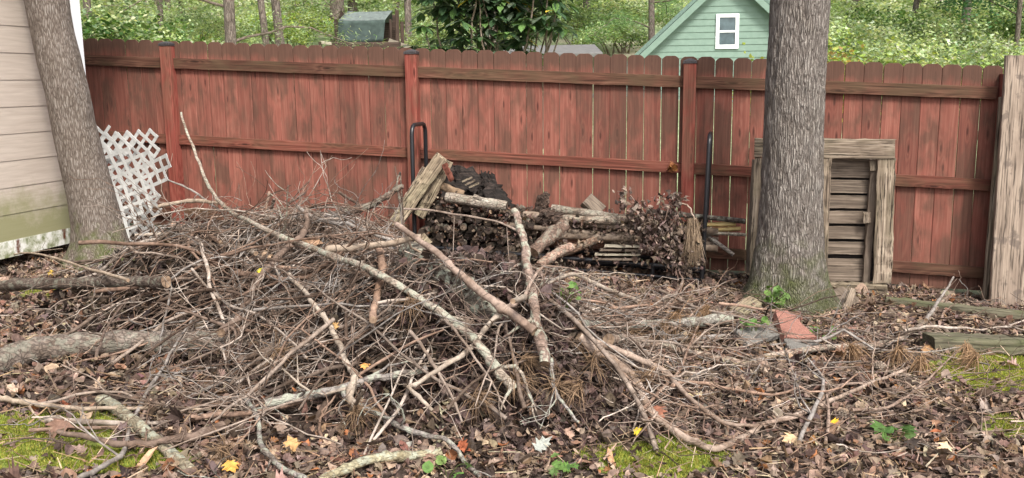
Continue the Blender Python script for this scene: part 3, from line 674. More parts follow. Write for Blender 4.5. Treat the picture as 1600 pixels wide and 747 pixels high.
hero([(620, 352, 5.0), (690, 400, 4.62), (722, 430, 4.5), (780, 475, 4.36), (836, 518, 4.24)], .03, .046, (.28, .21, .17), 'smooth pinkish branch sloping down to the right in the middle of the pile', lift=.1, nb=1)
hero([(802, 330, 4.9), (822, 378, 4.75), (831, 430, 4.56), (838, 485, 4.38), (851, 568, 4.13)], .036, .055, (.26, .19, .155), 'upright pinkish branch with sawn lower end hanging down the pile front', lift=.2, nb=3, k=.8, mat='lichen')
hero([(455, 348, 6.35), (510, 340, 6.3), (567, 326, 6.25), (600, 310, 6.3), (630, 292, 6.35)], .07, .035, BRN, 'thick dark branch on the pile crest pointing up toward the leaning planks', lift=.07, mat='logbark', nb=3)
hero([(478, 330), (476, 356), (443, 391), (402, 434), (372, 490), (345, 520)], .03, .05, BRN, 'crooked brown branch running down the left side of the pile', lift=.09, nb=4)
hero([(590, 384), (600, 415), (589, 465), (583, 500)], .04, .035, ORG, 'short orange barked upright branch under the level pale one', lift=.05, nb=1)
hero([(452, 428), (495, 478), (520, 515), (543, 565), (556, 590), (545, 622), (558, 638)], .022, .04, PALE, 'kinked pale branch with a hooked lower end on the pile front', lift=.08, nb=3)
hero([(330, 338, 6.5), (500, 327, 6.5), (640, 329, 6.45), (760, 344, 6.4), (822, 366, 6.3)], .013, .016, PINK, 'long thin springy stick arching along the pile crest in front of the log stack', nb=3)
hero([(785, 478), (742, 530), (712, 556), (645, 600), (637, 610), (676, 642)], .028, .018, PALE, 'pale elbow shaped stick forking off below the sloping pink branch', lift=.1, nb=4)
hero([(418, 630), (470, 620), (524, 609), (567, 594), (620, 586), (668, 575)], .045, .03, GRY, 'grey lichen spotted branch lying level low on the pile front', lift=.06, mat='lichen', nb=2)
hero([(535, 612), (556, 630), (625, 665), (700, 692), (735, 730), (750, 747)], .03, .014, GRY, 'grey lichen streaked stick running down to the front leaves', lift=.04, mat='lichen', nb=5)
hero([(498, 752), (556, 728), (610, 716), (690, 706)], .036, .045, (.36, .33, .22), 'greenish tan branch on the leaves at the bottom edge, below the pile', lift=.02, mat='lichen', nb=1)
hero([(92, 674), (180, 691), (240, 692), (300, 681), (348, 664)], .022, .042, BRN, 'brown bowed stick lying across the pale lichened log', lift=.05, nb=2)
hero([(120, 750), (190, 705), (210, 650), (250, 575), (300, 500)], .024, .012, GRY, 'straight grey stick rising from the moss in the near corner into the pile', lift=.05, nb=3)
hero([(160, 624), (222, 672), (300, 738)], .06, .05, (.30, .265, .19), 'crumbling pale log with flaking lichened bark beside the near moss', 'log', 'lichen', lift=.02, nb=0, cat='log', bump=.09)
hero([(-60, 585), (0, 570), (60, 556), (150, 546), (250, 541), (340, 540), (400, 545)], .15, .11, (.19, .155, .13), 'thick cracked grey log stretching from the frame edge into the pile', 'log', 'logbark', lift=.05, k=.45, nb=0, cat='log', bump=.06, sides=16)
hero([(-60, 450), (0, 447), (100, 443), (205, 441), (260, 440)], .075, .07, (.11, .085, .07), 'dark mossy rotten log behind the thick grey one, at the foot of the leaning tree', 'log', 'logbark', lift=.02, nb=0, cat='log', bump=.1)
hero([(905, 510), (960, 512), (1000, 509), (1080, 505), (1142, 499)], .05, .062, (.25, .23, .20), 'grey lichen covered log piece lying level left of the oak base', 'log', 'lichen', lift=.06, nb=0, cat='log', bump=.07)
hero([(905, 524), (944, 557), (980, 578), (1000, 605), (1012, 635), (1034, 656), (1081, 686), (1121, 699), (1200, 660), (1270, 640), (1330, 612), (1395, 585), (1450, 565)], .052, .016, (.33, .255, .205), 'long brown branch bent into a V near the mossy front patch, running right', lift=.04, nb=6, wob=.002)
hero([(930, 535), (987, 560), (1034, 584), (1061, 611), (1094, 641), (1134, 661), (1178, 667)], .036, .016, (.29, .22, .175), 'brown branch curving down inside the V shaped branch', lift=.06, nb=2)
hero([(940, 553), (985, 590), (1020, 615), (1085, 636), (1130, 632)], .012, .008, (.24, .17, .13), 'thin whip looping under the curved brown branches', lift=.07, nb=2)
hero([(950, 532), (1014, 537), (1084, 551), (1168, 567), (1200, 561), (1300, 545), (1387, 535), (1444, 505), (1482, 462)], .062, .024, (.32, .24, .19), 'long reddish brown limb reaching from the pile to the right past the pavers', lift=.04, nb=5, mat='logbark')
hero([(800, 471), (850, 452), (890, 434), (934, 450), (1000, 474)], .022, .035, PALE, 'pale shallow A shaped stick in front of the log rack', lift=.08, nb=3)
hero([(1065, 420), (1063, 448), (1040, 480), (1005, 502), (960, 512)], .02, .014, PINK, 'pinkish hooked stick in front of the dark rack opening', lift=.08, nb=3)
hero([(892, 386, 7.1), (868, 400, 6.95), (843, 416, 6.8)], .075, .07, (.36, .24, .185), 'short pinkish split log leaning at the front of the log rack', 'log', 'logbark', nb=0, cat='log')
hero([(881, 352, 7.35), (857, 372, 7.2), (833, 394, 7.05)], .11, .10, (.19, .13, .10), 'dark bark log with a torn reddish end leaning on the rack', 'log', 'logbark', nb=0, cat='log', bump=.09)
hero([(640, 398, 5.1), (690, 432, 4.72), (735, 462, 4.56), (785, 497, 4.52), (815, 520, 4.7)], .14, .12, (.15, .13, .105), 'large lichened log half buried under the pile top', 'log', 'lichen', lift=-.075, k=.95, nb=0, cat='log', bump=.05, sides=16)
hero([(248, 322, 6.9), (301, 315, 6.8), (350, 319, 6.6)], .03, .025, TAN, 'pale stub poking left from the pile toward the white lattice', nb=0)
hero([(262, 280, 7.0), (300, 296, 6.9), (345, 330, 6.7)], .012, .016, GRY, 'thin grey stick springing from the pile in front of the leftmost fence post', nb=1)
hero([(212, 366, 6.7), (300, 368, 6.5), (400, 396)], .02, .03, PALE, 'pale stick lying level at the left rim of the pile', lift=.06, nb=3)
hero([(267, 352, 6.7), (300, 362, 6.6), (345, 378)], .04, .03, ORG, 'stubby reddish stick with a sawn tip below the white lattice', lift=.05, nb=0)
hero([(1490, 433), (1470, 470), (1447, 500)], .014, .022, GRY, 'slim grey stick leaning up near the tall pale board', lift=.25, nb=0)
hero([(0, 400), (60, 398), (125, 418), (200, 438)], .012, .02, TAN, 'thin tan stick lying in front of the leaning tree roots', lift=.04, nb=2)
hero([(-10, 618), (40, 626), (90, 634), (200, 640), (330, 640)], .03, .014, TAN, 'pale stick below the thick grey log at the frame edge', lift=.04, nb=2)
hero([(380, 620), (405, 660), (410, 705), (450, 735), (480, 750)], .02, .024, GRY, 'grey bent stick dropping to the bottom edge by the orange leaf', lift=.04, nb=2, mat='lichen')
hero([(240, 350), (235, 420), (175, 500), (150, 560)], .01, .014, BRN, 'long thin brown whip hanging over the left flank of the pile', lift=.06, nb=3)
hero([(1115, 470), (1130, 440), (1128, 410)], .01, .006, GRY, 'upright dead stem standing between the rack hoop and the oak', lift=.02, nb=1)
hero([(860, 560), (866, 600), (880, 628), (905, 660)], .022, .012, GRY, 'spotted grey twig hanging beside the sawn pink branch end', lift=.1, nb=2, mat='lichen')
for q in ([(690, 500), (712, 520), (760, 580), (790, 640)], [(640, 520), (690, 590), (722, 660)], [(300, 420), (350, 470), (420, 500), (480, 560)], [(420, 300, 6.6), (415, 340, 6.5), (440, 400, 6.2)], [(520, 500), (460, 545), (400, 600), (330, 660)],
          [(700, 640), (760, 590), (830, 560)], [(250, 470), (330, 455), (420, 470), (520, 460)], [(820, 640), (800, 560), (790, 500)], [(530, 300, 6.6), (575, 330, 6.5), (640, 372, 6.3)], [(1000, 640), (1060, 570), (1090, 510)], [(1250, 690), (1290, 600), (1262, 560)]):
    hero(q, rng.uniform(.016, .026), rng.uniform(.007, .012), STK[rng.integers(6)], 'slender bare branch wedged in the brush pile', nb=4, lift=.08)
    bpy.context.scene.collection.objects[-1]['group'] = 'slender branches wedged in the pile'

# pine branches with cones on the right, cones and needle tufts are parts
CONE = (.27, .22, .18)
def cone(parent, p, r=.028, ax=None):
    ax = np.array(ax if ax is not None else rng.normal(0, 1, 3)); ax /= np.linalg.norm(ax); u = np.cross(ax, [.3, .2, 1]); u /= np.linalg.norm(u); v = np.cross(ax, u); mb = MB(); p = np.array(p)
    L = r*2.3
    tube(mb, [p, p+ax*L*.5, p+ax*L], [r*.5, r*.75, r*.2], 8, (.10, .07, .05))
    k = 0
    for i in range(62):
        t = (i+.5)/62; a = i*2.39996; rr = r*math.sin(math.pi*(.12+.83*t))**.7
        o = u*math.cos(a)+v*math.sin(a); c = p+ax*L*t+o*rr*.6; s = np.cross(ax, o)*r*.27; tip = c+o*r*.5+ax*r*.22
        mb.add([c-s, c+s, tip+s*.8, tip-s*.8, tip+ax*r*.14], [[0, 1, 2, 4], [0, 4, 3, 0]][0:1], np.array(CONE)*rng.uniform(.7, 1.35)); mb.add([c-s, tip+ax*r*.14, tip-s*.8], [[0, 1, 2]], CONE)
    return mb.build('pine_cone', M['dead'], parent, smooth=False)
def tuft(parent, p, L=.16, n=90, d=(0, 0, -1), spread=.35, col=(.30, .19, .11), name='needle_tuft', mats='dead'):
    mb = MB(); p = np.array(p, float); d = np.array(d, float)
    for i in range(n):
        q = d+rng.normal(0, spread, 3); q /= np.linalg.norm(q); l = L*rng.uniform(.6, 1.15); s = np.cross(q, rng.normal(0, 1, 3)); s = s/np.linalg.norm(s)*.0016
        b0 = p+rng.normal(0, .012, 3); mid = b0+q*l*.5; e = b0+q*l+np.array([0, 0, -.25*l*abs(q[0]+q[1])])
        mb.add([b0-s, b0+s, mid+s, mid-s, e], [[0, 1, 2, 3]], np.array(col)*rng.uniform(.6, 1.3)); mb.add([mid-s, mid+s, e], [[0, 1, 2]], np.array(col)*rng.uniform(.6, 1.3))
    return mb.build(name, M[mats], parent, smooth=False)
for (pts, cones, tufts, lab) in (
    ([(1175, 665), (1250, 645), (1305, 600), (1370, 590), (1385, 560), (1400, 545)], [(1310, 634), (1384, 568), (1402, 584)], [(1405, 545)], 'dead pine branch carrying three cones on the right of the V shaped branch'),
    ([(1290, 690), (1300, 640), (1288, 590), (1303, 552)], [(1305, 560)], [(1330, 540)], 'small upright pine twig with one cone beside the pavers'),
    ([(1330, 640), (1400, 625), (1450, 590), (1500, 545)], [], [(1510, 540), (1525, 555), (1440, 560)], 'dead pine twig with brown needle tufts beside the grey timber'),
    ([(1470, 500), (1478, 478), (1484, 460)], [(1483, 470)], [], 'bare twig holding a single pine cone by the tall pale board'),
    ([(1040, 520), (1085, 490), (1112, 470)], [(1114, 468)], [(1105, 480), (1060, 490)], 'short pine twig with one cone left of the oak base')):
    o, Q = hero(pts, .018, .008, (.26, .19, .15), lab, 'pine_branch', lift=.05, nb=4)
    for c in cones:
        p = onto(c[0], c[1]+6, .05); cone(o, p-Vector((0, 0, .01)))
    for c in tufts:
        p = onto(c[0], c[1], .12); tuft(o, p, .17, 110, (rng.normal(0, .3), rng.normal(0, .3), -.7))
for (c, lab) in (((1085, 520), ''), ((1040, 505), ''), ((985, 520), ''), ((905, 600), ''), ((800, 590), ''), ((820, 560), ''), ((435, 548), ''), ((745, 620), 'b'), ((925, 560), 'c'), ((1010, 590), 'd'), ((640, 470), 'e'), ((560, 640), 'f'), ((350, 700), 'g'), ((870, 600), 'h')):
    o = tuft(None, onto(c[0], c[1], .09), .16, 80, (rng.normal(0, .6), rng.normal(0, .6), -.35), .6, (.22, .145, .09)); o.name = 'needle_bunch'
    tag(o, 'drooping bunch of brown pine needles snagged in the brush pile', 'pine needles', 'needle bunches snagged in the pile')

# ------------------------------------------------------------------ firewood rack with its two steel hoops
def sof(px, py, off):
    p = onfence(px, py, off); return fenceS(p.x, p.y), ZT - SL*fenceS(p.x, p.y) - p.z
SLh, _ = sof(646, 300, .52); SRh, _ = sof(1099, 330, .52)
def rack():
    root = thing('firewood_rack', fence((SLh+SRh)/2, .34, 1.83), 'black steel firewood rack with two tall rounded hoops, loaded with rotting logs', 'log rack')
    for s, topd, lean in ((SLh, sof(646, 196, .52)[1], 0), (SRh, sof(1108, 212, .52)[1], .035)):
        f0, b0 = .52, .16; H = 1.80-topd; rr = .075; P = []
        def q(off, h): P.append(np.array(fence(s+lean*h/H, off, 1.80-h)))
        q(f0, -.04); q(f0, H*.4); q(f0, H-rr)
        for a in (30, 60, 90): q(f0-rr+rr*math.cos(R(a)), H-rr+rr*math.sin(R(a)))
        for a in (90, 60, 30, 0): q(b0+rr-rr*math.cos(R(a)), H-rr+rr*math.sin(R(a)))
        q(b0, H*.4); q(b0, -.04)
        mb = MB(); tube(mb, P, .0185, 10); mb.build('hoop', M['black'], root)
    for off in (.18, .50):
        for dr, r in ((sof(980, 411, .5)[1], .022), (sof(980, 428, .5)[1], .016)):
            mb = MB(); tube(mb, [fence(SLh, off, dr), fence(SRh, off, dr)], r, 6); mb.build('base_rail', M['black'], root)
    for s in (SLh+.4, (SLh+SRh)/2, SRh-.4):
        mb = MB(); tube(mb, [fence(s, .16, 1.70), fence(s, .52, 1.70)], .016, 6); mb.build('cross_bar', M['black'], root)
        mb = MB(); tube(mb, [fence(s, .5, 1.68), fence(s, .5, 1.84)], .018, 6); mb.build('foot', M['black'], root)
rack()
TD = [(x, sof(x, y, .45)[1]) for x, y in ((640, 305), (665, 300), (700, 308), (760, 322), (800, 330), (840, 338), (880, 340), (950, 345), (1000, 345), (1095, 350))]
def topdrop(px): return np.interp(px, [t[0] for t in TD], [t[1] for t in TD])
def log(p0, p1, r, col, label, group=None, name='firewood_log', mat='logbark', sides=10):
    p0, p1 = np.array(p0), np.array(p1); c = (p0+p1)/2; mb = MB()
    mid = c+rng.normal(0, r*.15, 3); Q = catmull([p0, mid, p1], 4)
    rad = r*(1+rng.normal(0, .05, len(Q))); tube(mb, Q-c, rad, sides, col, True, .05, 0, 1)
    o = mb.build(name, M[mat], None, M['rotend'], mw=Matrix.Translation(c)); tag(o, label, 'log', group); return o
sA, sB = SLh+.03, sof(838, 350, .45)[0]
z = 0
row = 0; dr = 1.76
while dr > 1.0:
    s = sA+(.03 if row % 2 else .0)
    while s < sB:
        r = rng.uniform(.02, .052); px = 645+(s-SLh)/(SRh-SLh)*455
        if dr-r > topdrop(px)-.01:
            j = rng.uniform(-.09, .05); y_ = rng.normal(0, .07)
            a = fence(s+r, .50+j, dr-r+.02+rng.normal(0, .014)); b = fence(s+r+y_, .16+j, dr-r+.02+rng.normal(0, .01))
            dk = rng.choice([.3, .6, 1.1], p=[.4, .4, .2])
            log(a, b, r, np.array((.20, .155, .12))*dk, 'small round split log stacked end-on in the steel rack', 'logs stacked end-on in the rack')
        s += 2*r+.004
    dr -= .078; row += 1
# longer limbs lying lengthwise on the right half of the rack
for i in range(34):
    s0 = rng.uniform(sB-.25, sB+.7); L = rng.uniform(.7, 1.25); d = rng.uniform(topdrop(960), 1.56); off = rng.uniform(.2, .5); r = rng.uniform(.012, .034)
    s1 = min(s0+L, SRh+.12); d = max(d, float(topdrop(900)))
    log(fence(s0, off, d), fence(s1, off+rng.normal(0, .05), d+rng.normal(0, .03)), r, np.array((.22, .17, .13))*rng.uniform(.35, 1.4), 'thin limb laid lengthwise in the right half of the steel rack', 'limbs laid lengthwise in the rack', 'firewood_limb', 'stick', 8)
for i in range(16):
    s = rng.uniform(SRh-.36, SRh-.06); d = rng.uniform(1.42, 1.68); r = rng.uniform(.022, .036)
    log(fence(s, .53, d), fence(s+rng.normal(0, .04), .2, d), r, np.array((.2, .15, .12))*rng.uniform(.5, 1.3), 'small log end beside the right hoop of the rack', 'log ends beside the right hoop')
def logpx(a, b, wpx, col, lab, off=.5, off2=None, mat='logbark'):
    p0 = onfence(*a, off); p1 = onfence(*b, off2 if off2 is not None else off); return log(p0, p1, wpx/2/182, np.array(col), lab, None, 'firewood_log', mat, 12)
logpx((652, 316), (668, 305), 26, (.22, .18, .14), 'short grey log under the leaning planks, topmost at the left hoop', .55, .2)
logpx((697, 308), (792, 322), 16, (.33, .28, .23), 'pale grey log lying lengthwise on top of the stacked log ends', .52)
logpx((740, 306), (772, 320), 7, (.40, .36, .31), 'small pale splinter of wood on the log stack below the black sheet', .55)
logpx((676, 284), (724, 304), 13, (.20, .14, .09), 'squared brown stick poking out under the black sheet', .5, .45, 'stick')
logpx((862, 326), (965, 341), 13, (.24, .20, .16), 'weathered limb crossing below the grey wood block', .45)
logpx((880, 342), (970, 345), 13, (.28, .22, .17), 'brown limb lying under the weathered one on the rack', .5)
logpx((868, 398), (935, 372), 14, (.25, .16, .11), 'reddish limb resting on the rack beside the pale slats', .52)
logpx((1010, 330), (1165, 346), 8, (.07, .055, .045), 'dark thin limb sticking out past the right hoop above the canes', .45)
for a, b, lab in (((1085, 361), (1158, 357), 'upper yellow bamboo cane poking out past the right hoop'), ((1060, 352), (1150, 350), 'shorter yellow bamboo cane, topmost of the canes past the right hoop')):
    p0, p1 = onfence(*a, .42), onfence(*b, .42); mb = MB(); Q = np.array([np.array(p0)*(1-t)+np.array(p1)*t for t in np.linspace(0, 1, 9)]); c = Q[0].copy()
    rad = np.full(9, .017); rad[[3, 6]] = .021; tube(mb, Q-c, rad, 8); o = mb.build('bamboo_cane', M['bamboo'], mw=Matrix.Translation(c)); tag(o, lab, 'cane')
logpx((1070, 362), (1166, 367), 5, (.33, .28, .22), 'thin pale twig under the bamboo canes', .45)
logpx((1080, 350), (1146, 398), 6, (.36, .32, .28), 'thin grey stick slanting down past the right hoop toward the frame', .4)
for k, (x0, x1, y) in enumerate(((945, 1002, 384), (937, 998, 390), (930, 1001, 397), (926, 1000, 404), (975, 1003, 391))):
    p0, p1 = onfence(x0, y, .56-.012*k), onfence(x1, y+1, .56-.012*k)
    o = board('wood_strip', p0, p1, .05, .017, M['palew' if k % 2 == 0 else 'slat'], None, (0, 0, 1), .001); tag(o, 'short pale wooden slat in the small stack inside the rack', 'slat', 'pale slats stacked in the rack')
# planks leaning on the left hoop
for a, b, wd, lab, o0, o1, mt in (((690, 246), (616, 352), .115, 'broad straw grey plank leaning over the left end of the log stack', .56, .75, 'plank'), ((700, 252), (655, 338), .09, 'narrow split plank behind the broad leaning plank', .5, .58, 'plank'),
                              ((668, 372), (600, 436), .10, 'lower grey plank half buried in sticks below the broad leaning plank', .9, 1.15, 'plank'), ((664, 262), (628, 322), .05, 'thin plank peeking out left of the broad leaning plank', .52, .66, 'grey')):
    o = board('leaning_plank', onfence(*b, o1), onfence(*a, o0), wd, .035, M[mt], None, FN+Vector((.5, 0, .5)), .004, 14); tag(o, lab, 'plank')
# black rotten sheets
def sheet(pts, label, th=.012, off=.42):
    """crumpled dark sheet over given places"""
    P = [np.array(onfence(x, y, o)) for x, y, o in pts]; a, b, c, d = P; mb = MB(); n = 14
    V = np.zeros((n, n, 3))
    for i in range(n):
        for j in range(n):
            u, v = i/(n-1), j/(n-1); q = a*(1-u)*(1-v)+b*u*(1-v)+c*u*v+d*(1-u)*v
            q = q+np.array([0, 0, 1])*.035*noise.noise(Vector((u*4+P[0][0], v*4, 2)))+rng.normal(0, .004, 3)
            if i in (0, n-1) or j in (0, n-1): q += rng.normal(0, .012, 3)
            V[i, j] = q
    cen = V.mean((0, 1)); V -= cen; idx = np.arange(n*n).reshape(n, n); F = np.stack([idx[:-1, :-1], idx[1:, :-1], idx[1:, 1:], idx[:-1, 1:]], -1).reshape(-1, 4)
    mb.add(V.reshape(-1, 3), F); o = mb.build('bark_sheet', M['darkw'], smooth=False, mw=Matrix.Translation(cen)); so_ = o.modifiers.new('t', 'SOLIDIFY'); so_.thickness = th
    tag(o, label, 'bark sheet')
sheet([(698, 250, .25), (758, 275, .2), (800, 330, .3), (690, 312, .55)], 'large black rotten sheet draped on the log stack beside the leaning planks')
sheet([(752, 268, .22), (770, 275, .2), (802, 322, .3), (760, 316, .45)], 'jagged black slab end at the right of the large black sheet')
sheet([(712, 262, .3), (750, 285, .3), (748, 300, .4), (706, 300, .5)], 'small black crust lying on the large black sheet')
for a, b in (((722, 284), (738, 277)), ((727, 289), (742, 282)), ((733, 293), (748, 286))):
    o = board('nail_strip', onfence(*a, .58), onfence(*b, .58), .014, .008, M['grey'], None, FN, .001); o.name = 'wood_splinter'; tag(o, 'short pale splinter lying on the black rotten sheet', 'splinter', 'pale splinters on the black sheet')
o = board('wood_splinter', onfence(694, 256, .6), onfence(706, 282, .6), .045, .01, M['rail'], None, FN, .003); tag(o, 'reddish brown chip standing between the leaning planks and black sheet', 'splinter')
# dark stump on the rack and grey block
def lump(name, p, rx, ry, rz, col, label, cat, mat='logbark', rot=(0, 0, 0), seed=0):
    import bmesh
    bm = bmesh.new(); bmesh.ops.create_icosphere(bm, subdivisions=4, radius=1)
    for v in bm.verts:
        k = 1+.35*noise.noise(v.co*1.6+Vector((seed, 0, 0)))+.3*noise.noise(v.co*4.5+Vector((seed, 3, 0)))
        v.co = Vector((v.co.x*rx*k, v.co.y*ry*k, v.co.z*rz*k))
    me = bpy.data.meshes.new(name); bm.to_mesh(me); bm.free(); ca = me.color_attributes.new('Col', 'FLOAT_COLOR', 'POINT')
    ca.data.foreach_set('color', np.tile(np.array([*col, 1.], dtype=np.float32), len(me.vertices))); me.materials.append(M[mat])
    o = bpy.data.objects.new(name, me); COL.objects.link(o); o.location = p; o.rotation_euler = rot; tag(o, label, cat); return o
lump('rotten_stump', onfence(846, 322, .4), .06, .07, .12, (.07, .05, .045), 'dark rotten stump standing upright on the middle of the rack', 'stump', 'rot', (.2, .25, 0), 3)
lump('rotten_stump', onfence(862, 338, .45), .12, .08, .07, (.05, .04, .035), 'crumbling black root lump at the foot of the upright stump', 'stump', 'rot', (.2, -.2, 0), 5)
o = board('wood_block', onfence(915, 312, .38), onfence(938, 332, .38), .12, .10, M['slat'], None, FN+Vector((.4, 0, .6)), .003, 4); tag(o, 'grey squared wood block tilted on the limbs at the rack centre', 'wood block')
# debris on the rack
def rack_debris():
    n = 2100; s = rng.uniform(SLh+.12, SRh+.02, n); px = 645+(s-SLh)/(SRh-SLh)*455; td = topdrop(px); off = rng.uniform(.12, .56, n)
    d = td+rng.exponential(.05, n)-.02; front = rng.random(n) < .34; off = np.where(front, rng.uniform(.5, .6, n), off); d = np.where(front, td+rng.uniform(0, .4, n), d)
    P = np.array([fence(a, b, c) for a, b, c in zip(s, off, d)]); mb = MB()
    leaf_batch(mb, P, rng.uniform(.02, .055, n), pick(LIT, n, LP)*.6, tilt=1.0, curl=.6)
    tag(mb.build('dead_foliage', M['dead'], smooth=False), 'dry leaves heaped on and between the logs of the rack', 'dead foliage', None, 'stuff')
    root = thing('dried_branch', onfence(1030, 395, .55), 'dried leafy branch with curled pinkish grey leaves on the right half of the rack', 'branch')
    mb = MB()
    for e in ((968, 318), (985, 305), (1010, 318), (1035, 305), (1050, 302), (1062, 330), (995, 345), (1040, 350), (1020, 370), (1055, 385)):
        a = np.array(onfence(1022, 392, .55)); b = np.array(onfence(*e, .6)); m_ = (a+b)/2+rng.normal(0, .04, 3); Q = catmull([a, m_, b], 5); tube(mb, Q, np.linspace(.008, .003, len(Q)), 5, (.30, .22, .18))
    mb.build('stem', M['stick'], root)
    P = []
    for c, k, sg in (((978, 312), 30, .045), ((1048, 315), 60, .055), ((1005, 345), 90, .08), ((1035, 350), 130, .09), ((1050, 385), 110, .09), ((1010, 378), 90, .08), ((985, 335), 50, .07), ((1065, 410), 80, .08)):
        q = np.array(onfence(*c, .6)); P.append(q+rng.normal(0, sg, (k, 3)))
    P = np.concatenate(P); mb = MB(); leaf_batch(mb, P, rng.uniform(.025, .06, len(P)), pick([(.24, .18, .15), (.13, .09, .075), (.06, .042, .035)], len(P)), tilt=1.5, curl=.9); mb.build('withered_leaves', M['dead'], root, smooth=False)
    o, Q = hero([(1038, 352, 7.55), (1048, 327, 7.5), (1066, 320, 7.45), (1080, 328, 7.4), (1088, 345, 7.35)], .016, .01, (.40, .31, .25), 'arched dry stalk with a drooping straw coloured tassel beside the right hoop', 'dry_stalk', nb=0, cat='dry plant')
    q = np.array(at(1086, 346, 7.35))
    for k in range(3): tuft(o, q+rng.normal(0, .012, 3), .34, 150, (.0, 0, -1), .13, (.36, .27, .19), 'tassel')
    n = 60; P = np.array(onfence(1050, 262, .06))+rng.normal(0, .012, (8, 3)); mb = MB(); leaf_batch(mb, P, np.full(8, .07), pick([(.30, .13, .05)], 8), tilt=1.5, curl=.8)
    tag(mb.build('snagged_leaf', M['dead'], smooth=False), 'curled orange brown leaf snagged on the fence rail beside the third post', 'leaf')
rack_debris()

# ------------------------------------------------------------------ white lattice sheets behind the leaning tree
def inside(x, y, poly):
    c = False; j = len(poly)-1
    for i in range(len(poly)):
        xi, yi = poly[i]; xj, yj = poly[j]
        if (yi > y) != (yj > y) and x < (xj-xi)*(y-yi)/(yj-yi)+xi: c = not c
        j = i
    return c
def lattice(poly, off, rot, label, curve=0., pitch=.083, w_=.028, ox=0.):
    P = [sof(x, y, off) for x, y in poly]; us = [p[0] for p in P]; vs = [-p[1] for p in P]; cu, cv = np.mean(us), np.mean(vs); pl = list(zip([u-cu for u in us], [v-cv for v in vs]))
    root_p = fence(cu, off, -cv); mb = MB(); ca, sa = math.cos(rot), math.sin(rot)
    def put(c, hx, hy, dz):
        V = []
        for z in (-.0022, .0022):
            for ax, ay in ((-1, -1), (1, -1), (1, 1), (-1, 1)):
                a, b = c[0]+ax*hx, c[1]+ay*hy; u = a*ca-b*sa; v = a*sa+b*ca
                q = FD*u + Vector((0, 0, 1))*v + FN*(dz+z+curve*(u*u+.6*v*v)+.10*(v < 0)*v*v)
                V.append((q.x, q.y, q.z))
        mb.add(V, [[3, 2, 1, 0], [4, 5, 6, 7], [0, 1, 5, 4], [1, 2, 6, 5], [2, 3, 7, 6], [3, 0, 4, 7]])
    n = 16
    for i in range(-n, n):
        for j in range(-n, n):
            for hx, hy, dz, c in ((pitch*.5+w_/2, w_/2, 0, (i*pitch+pitch/2, j*pitch)), (w_/2, pitch*.5+w_/2, .0048, (i*pitch, j*pitch+pitch/2))):
                u = c[0]*ca-c[1]*sa; v = c[0]*sa+c[1]*ca
                if inside(u+ox, v, pl): put(c, hx, hy, dz)
    o = mb.build('lattice_panel', M['white'], smooth=False, mw=Matrix.Translation(root_p)); tag(o, label, 'lattice panel')
lattice([(120, 222), (150, 222), (180, 225), (205, 232), (230, 240), (250, 245), (276, 248), (266, 284), (248, 292), (246, 306), (236, 322), (224, 338), (216, 362), (195, 374), (160, 330), (130, 300)], .95, .34, 'front sheet of broken white vinyl lattice leaning behind the grey tree', .45, .092, .029)
lattice([(120, 196), (150, 196), (180, 202), (205, 206), (228, 205), (248, 208), (250, 240), (240, 300), (256, 305), (254, 330), (248, 372), (200, 375), (140, 340)], .70, .86, 'rear sheet of white vinyl lattice, its corner showing below and above the front sheet', .1, ox=.02)
lattice([(120, 204), (150, 204), (190, 209), (218, 214), (222, 235), (200, 240), (140, 235)], .80, .80, 'middle sheet of white vinyl lattice sandwiched between two others', .15, ox=.03)

# ------------------------------------------------------------------ weathered frame and pale board on the right
def wooden_frame():
    root = thing('slatted_pallet', onfence(1290, 452, .3), 'weathered grey wooden frame with horizontal slats standing against the fence', 'wooden frame')
    o_ = .26
    def b(name, a, c, wd, th, off, mat='grey', jit=.003, ns=14): return board(name, onfence(*a, off), onfence(*c, off), wd, th, M[mat], root, FN, jit, ns, .1)
    b('top_rail', (1180, 231), (1398, 233), .155, .05, o_+.004)
    b('stile', (1378, 441), (1385, 247), .135, .045, o_, 'grey', .004)
    b('stile', (1281, 441), (1289, 247), .10, .045, o_, 'grey', .003)
    b('stile', (1183, 425), (1192, 247), .13, .045, o_, 'grey', .003)
    b('rear_stile', (1353, 441), (1366, 250), .055, .04, o_-.065, 'slat')
    b('rear_stile', (1170, 425), (1180, 250), .05, .03, o_-.065, 'slat')
    y = 264
    for k, (yc, hp) in enumerate(((262, 28), (291, 19), (315, 19), (339, 18.5), (363, 18.5), (387, 18.5), (421, 34))):
        b('slat', (1196, yc-1.5), (1361-k*2, yc+1), hp/181, .018, o_-.10, 'slat', .0015)
    b('gap_shade_backing', (1190, 343), (1368, 345), 1.0, .01, o_-.14, 'darkw', 0, 2)  # dark sheet added so the gaps between the slats look shaded
    b('bottom_timber', (1290, 449), (1386, 452), .085, .09, o_+.02, 'grey', .004)
    for (x, yy) in ((1367, 258), (1358, 340)): b('bracket', (x-4, yy-8), (x-3, yy+8), .05, .03, o_-.03, 'grey', .002, 3)
wooden_frame()
o = board('tall_board', onfence(1606, 487, .34), onfence(1634, 87, .16), .56, .045, M['greyl'], None, FN, .0012, 20, .1); tag(o, 'tall pale weathered board leaning against the right end of the fence', 'board')
o = board('narrow_plank', onfence(1542, 468, .22), onfence(1569, 152, .12), .075, .03, M['grey'], None, FN, .0015, 12); tag(o, 'narrow plank standing behind the edge of the tall pale board', 'plank')
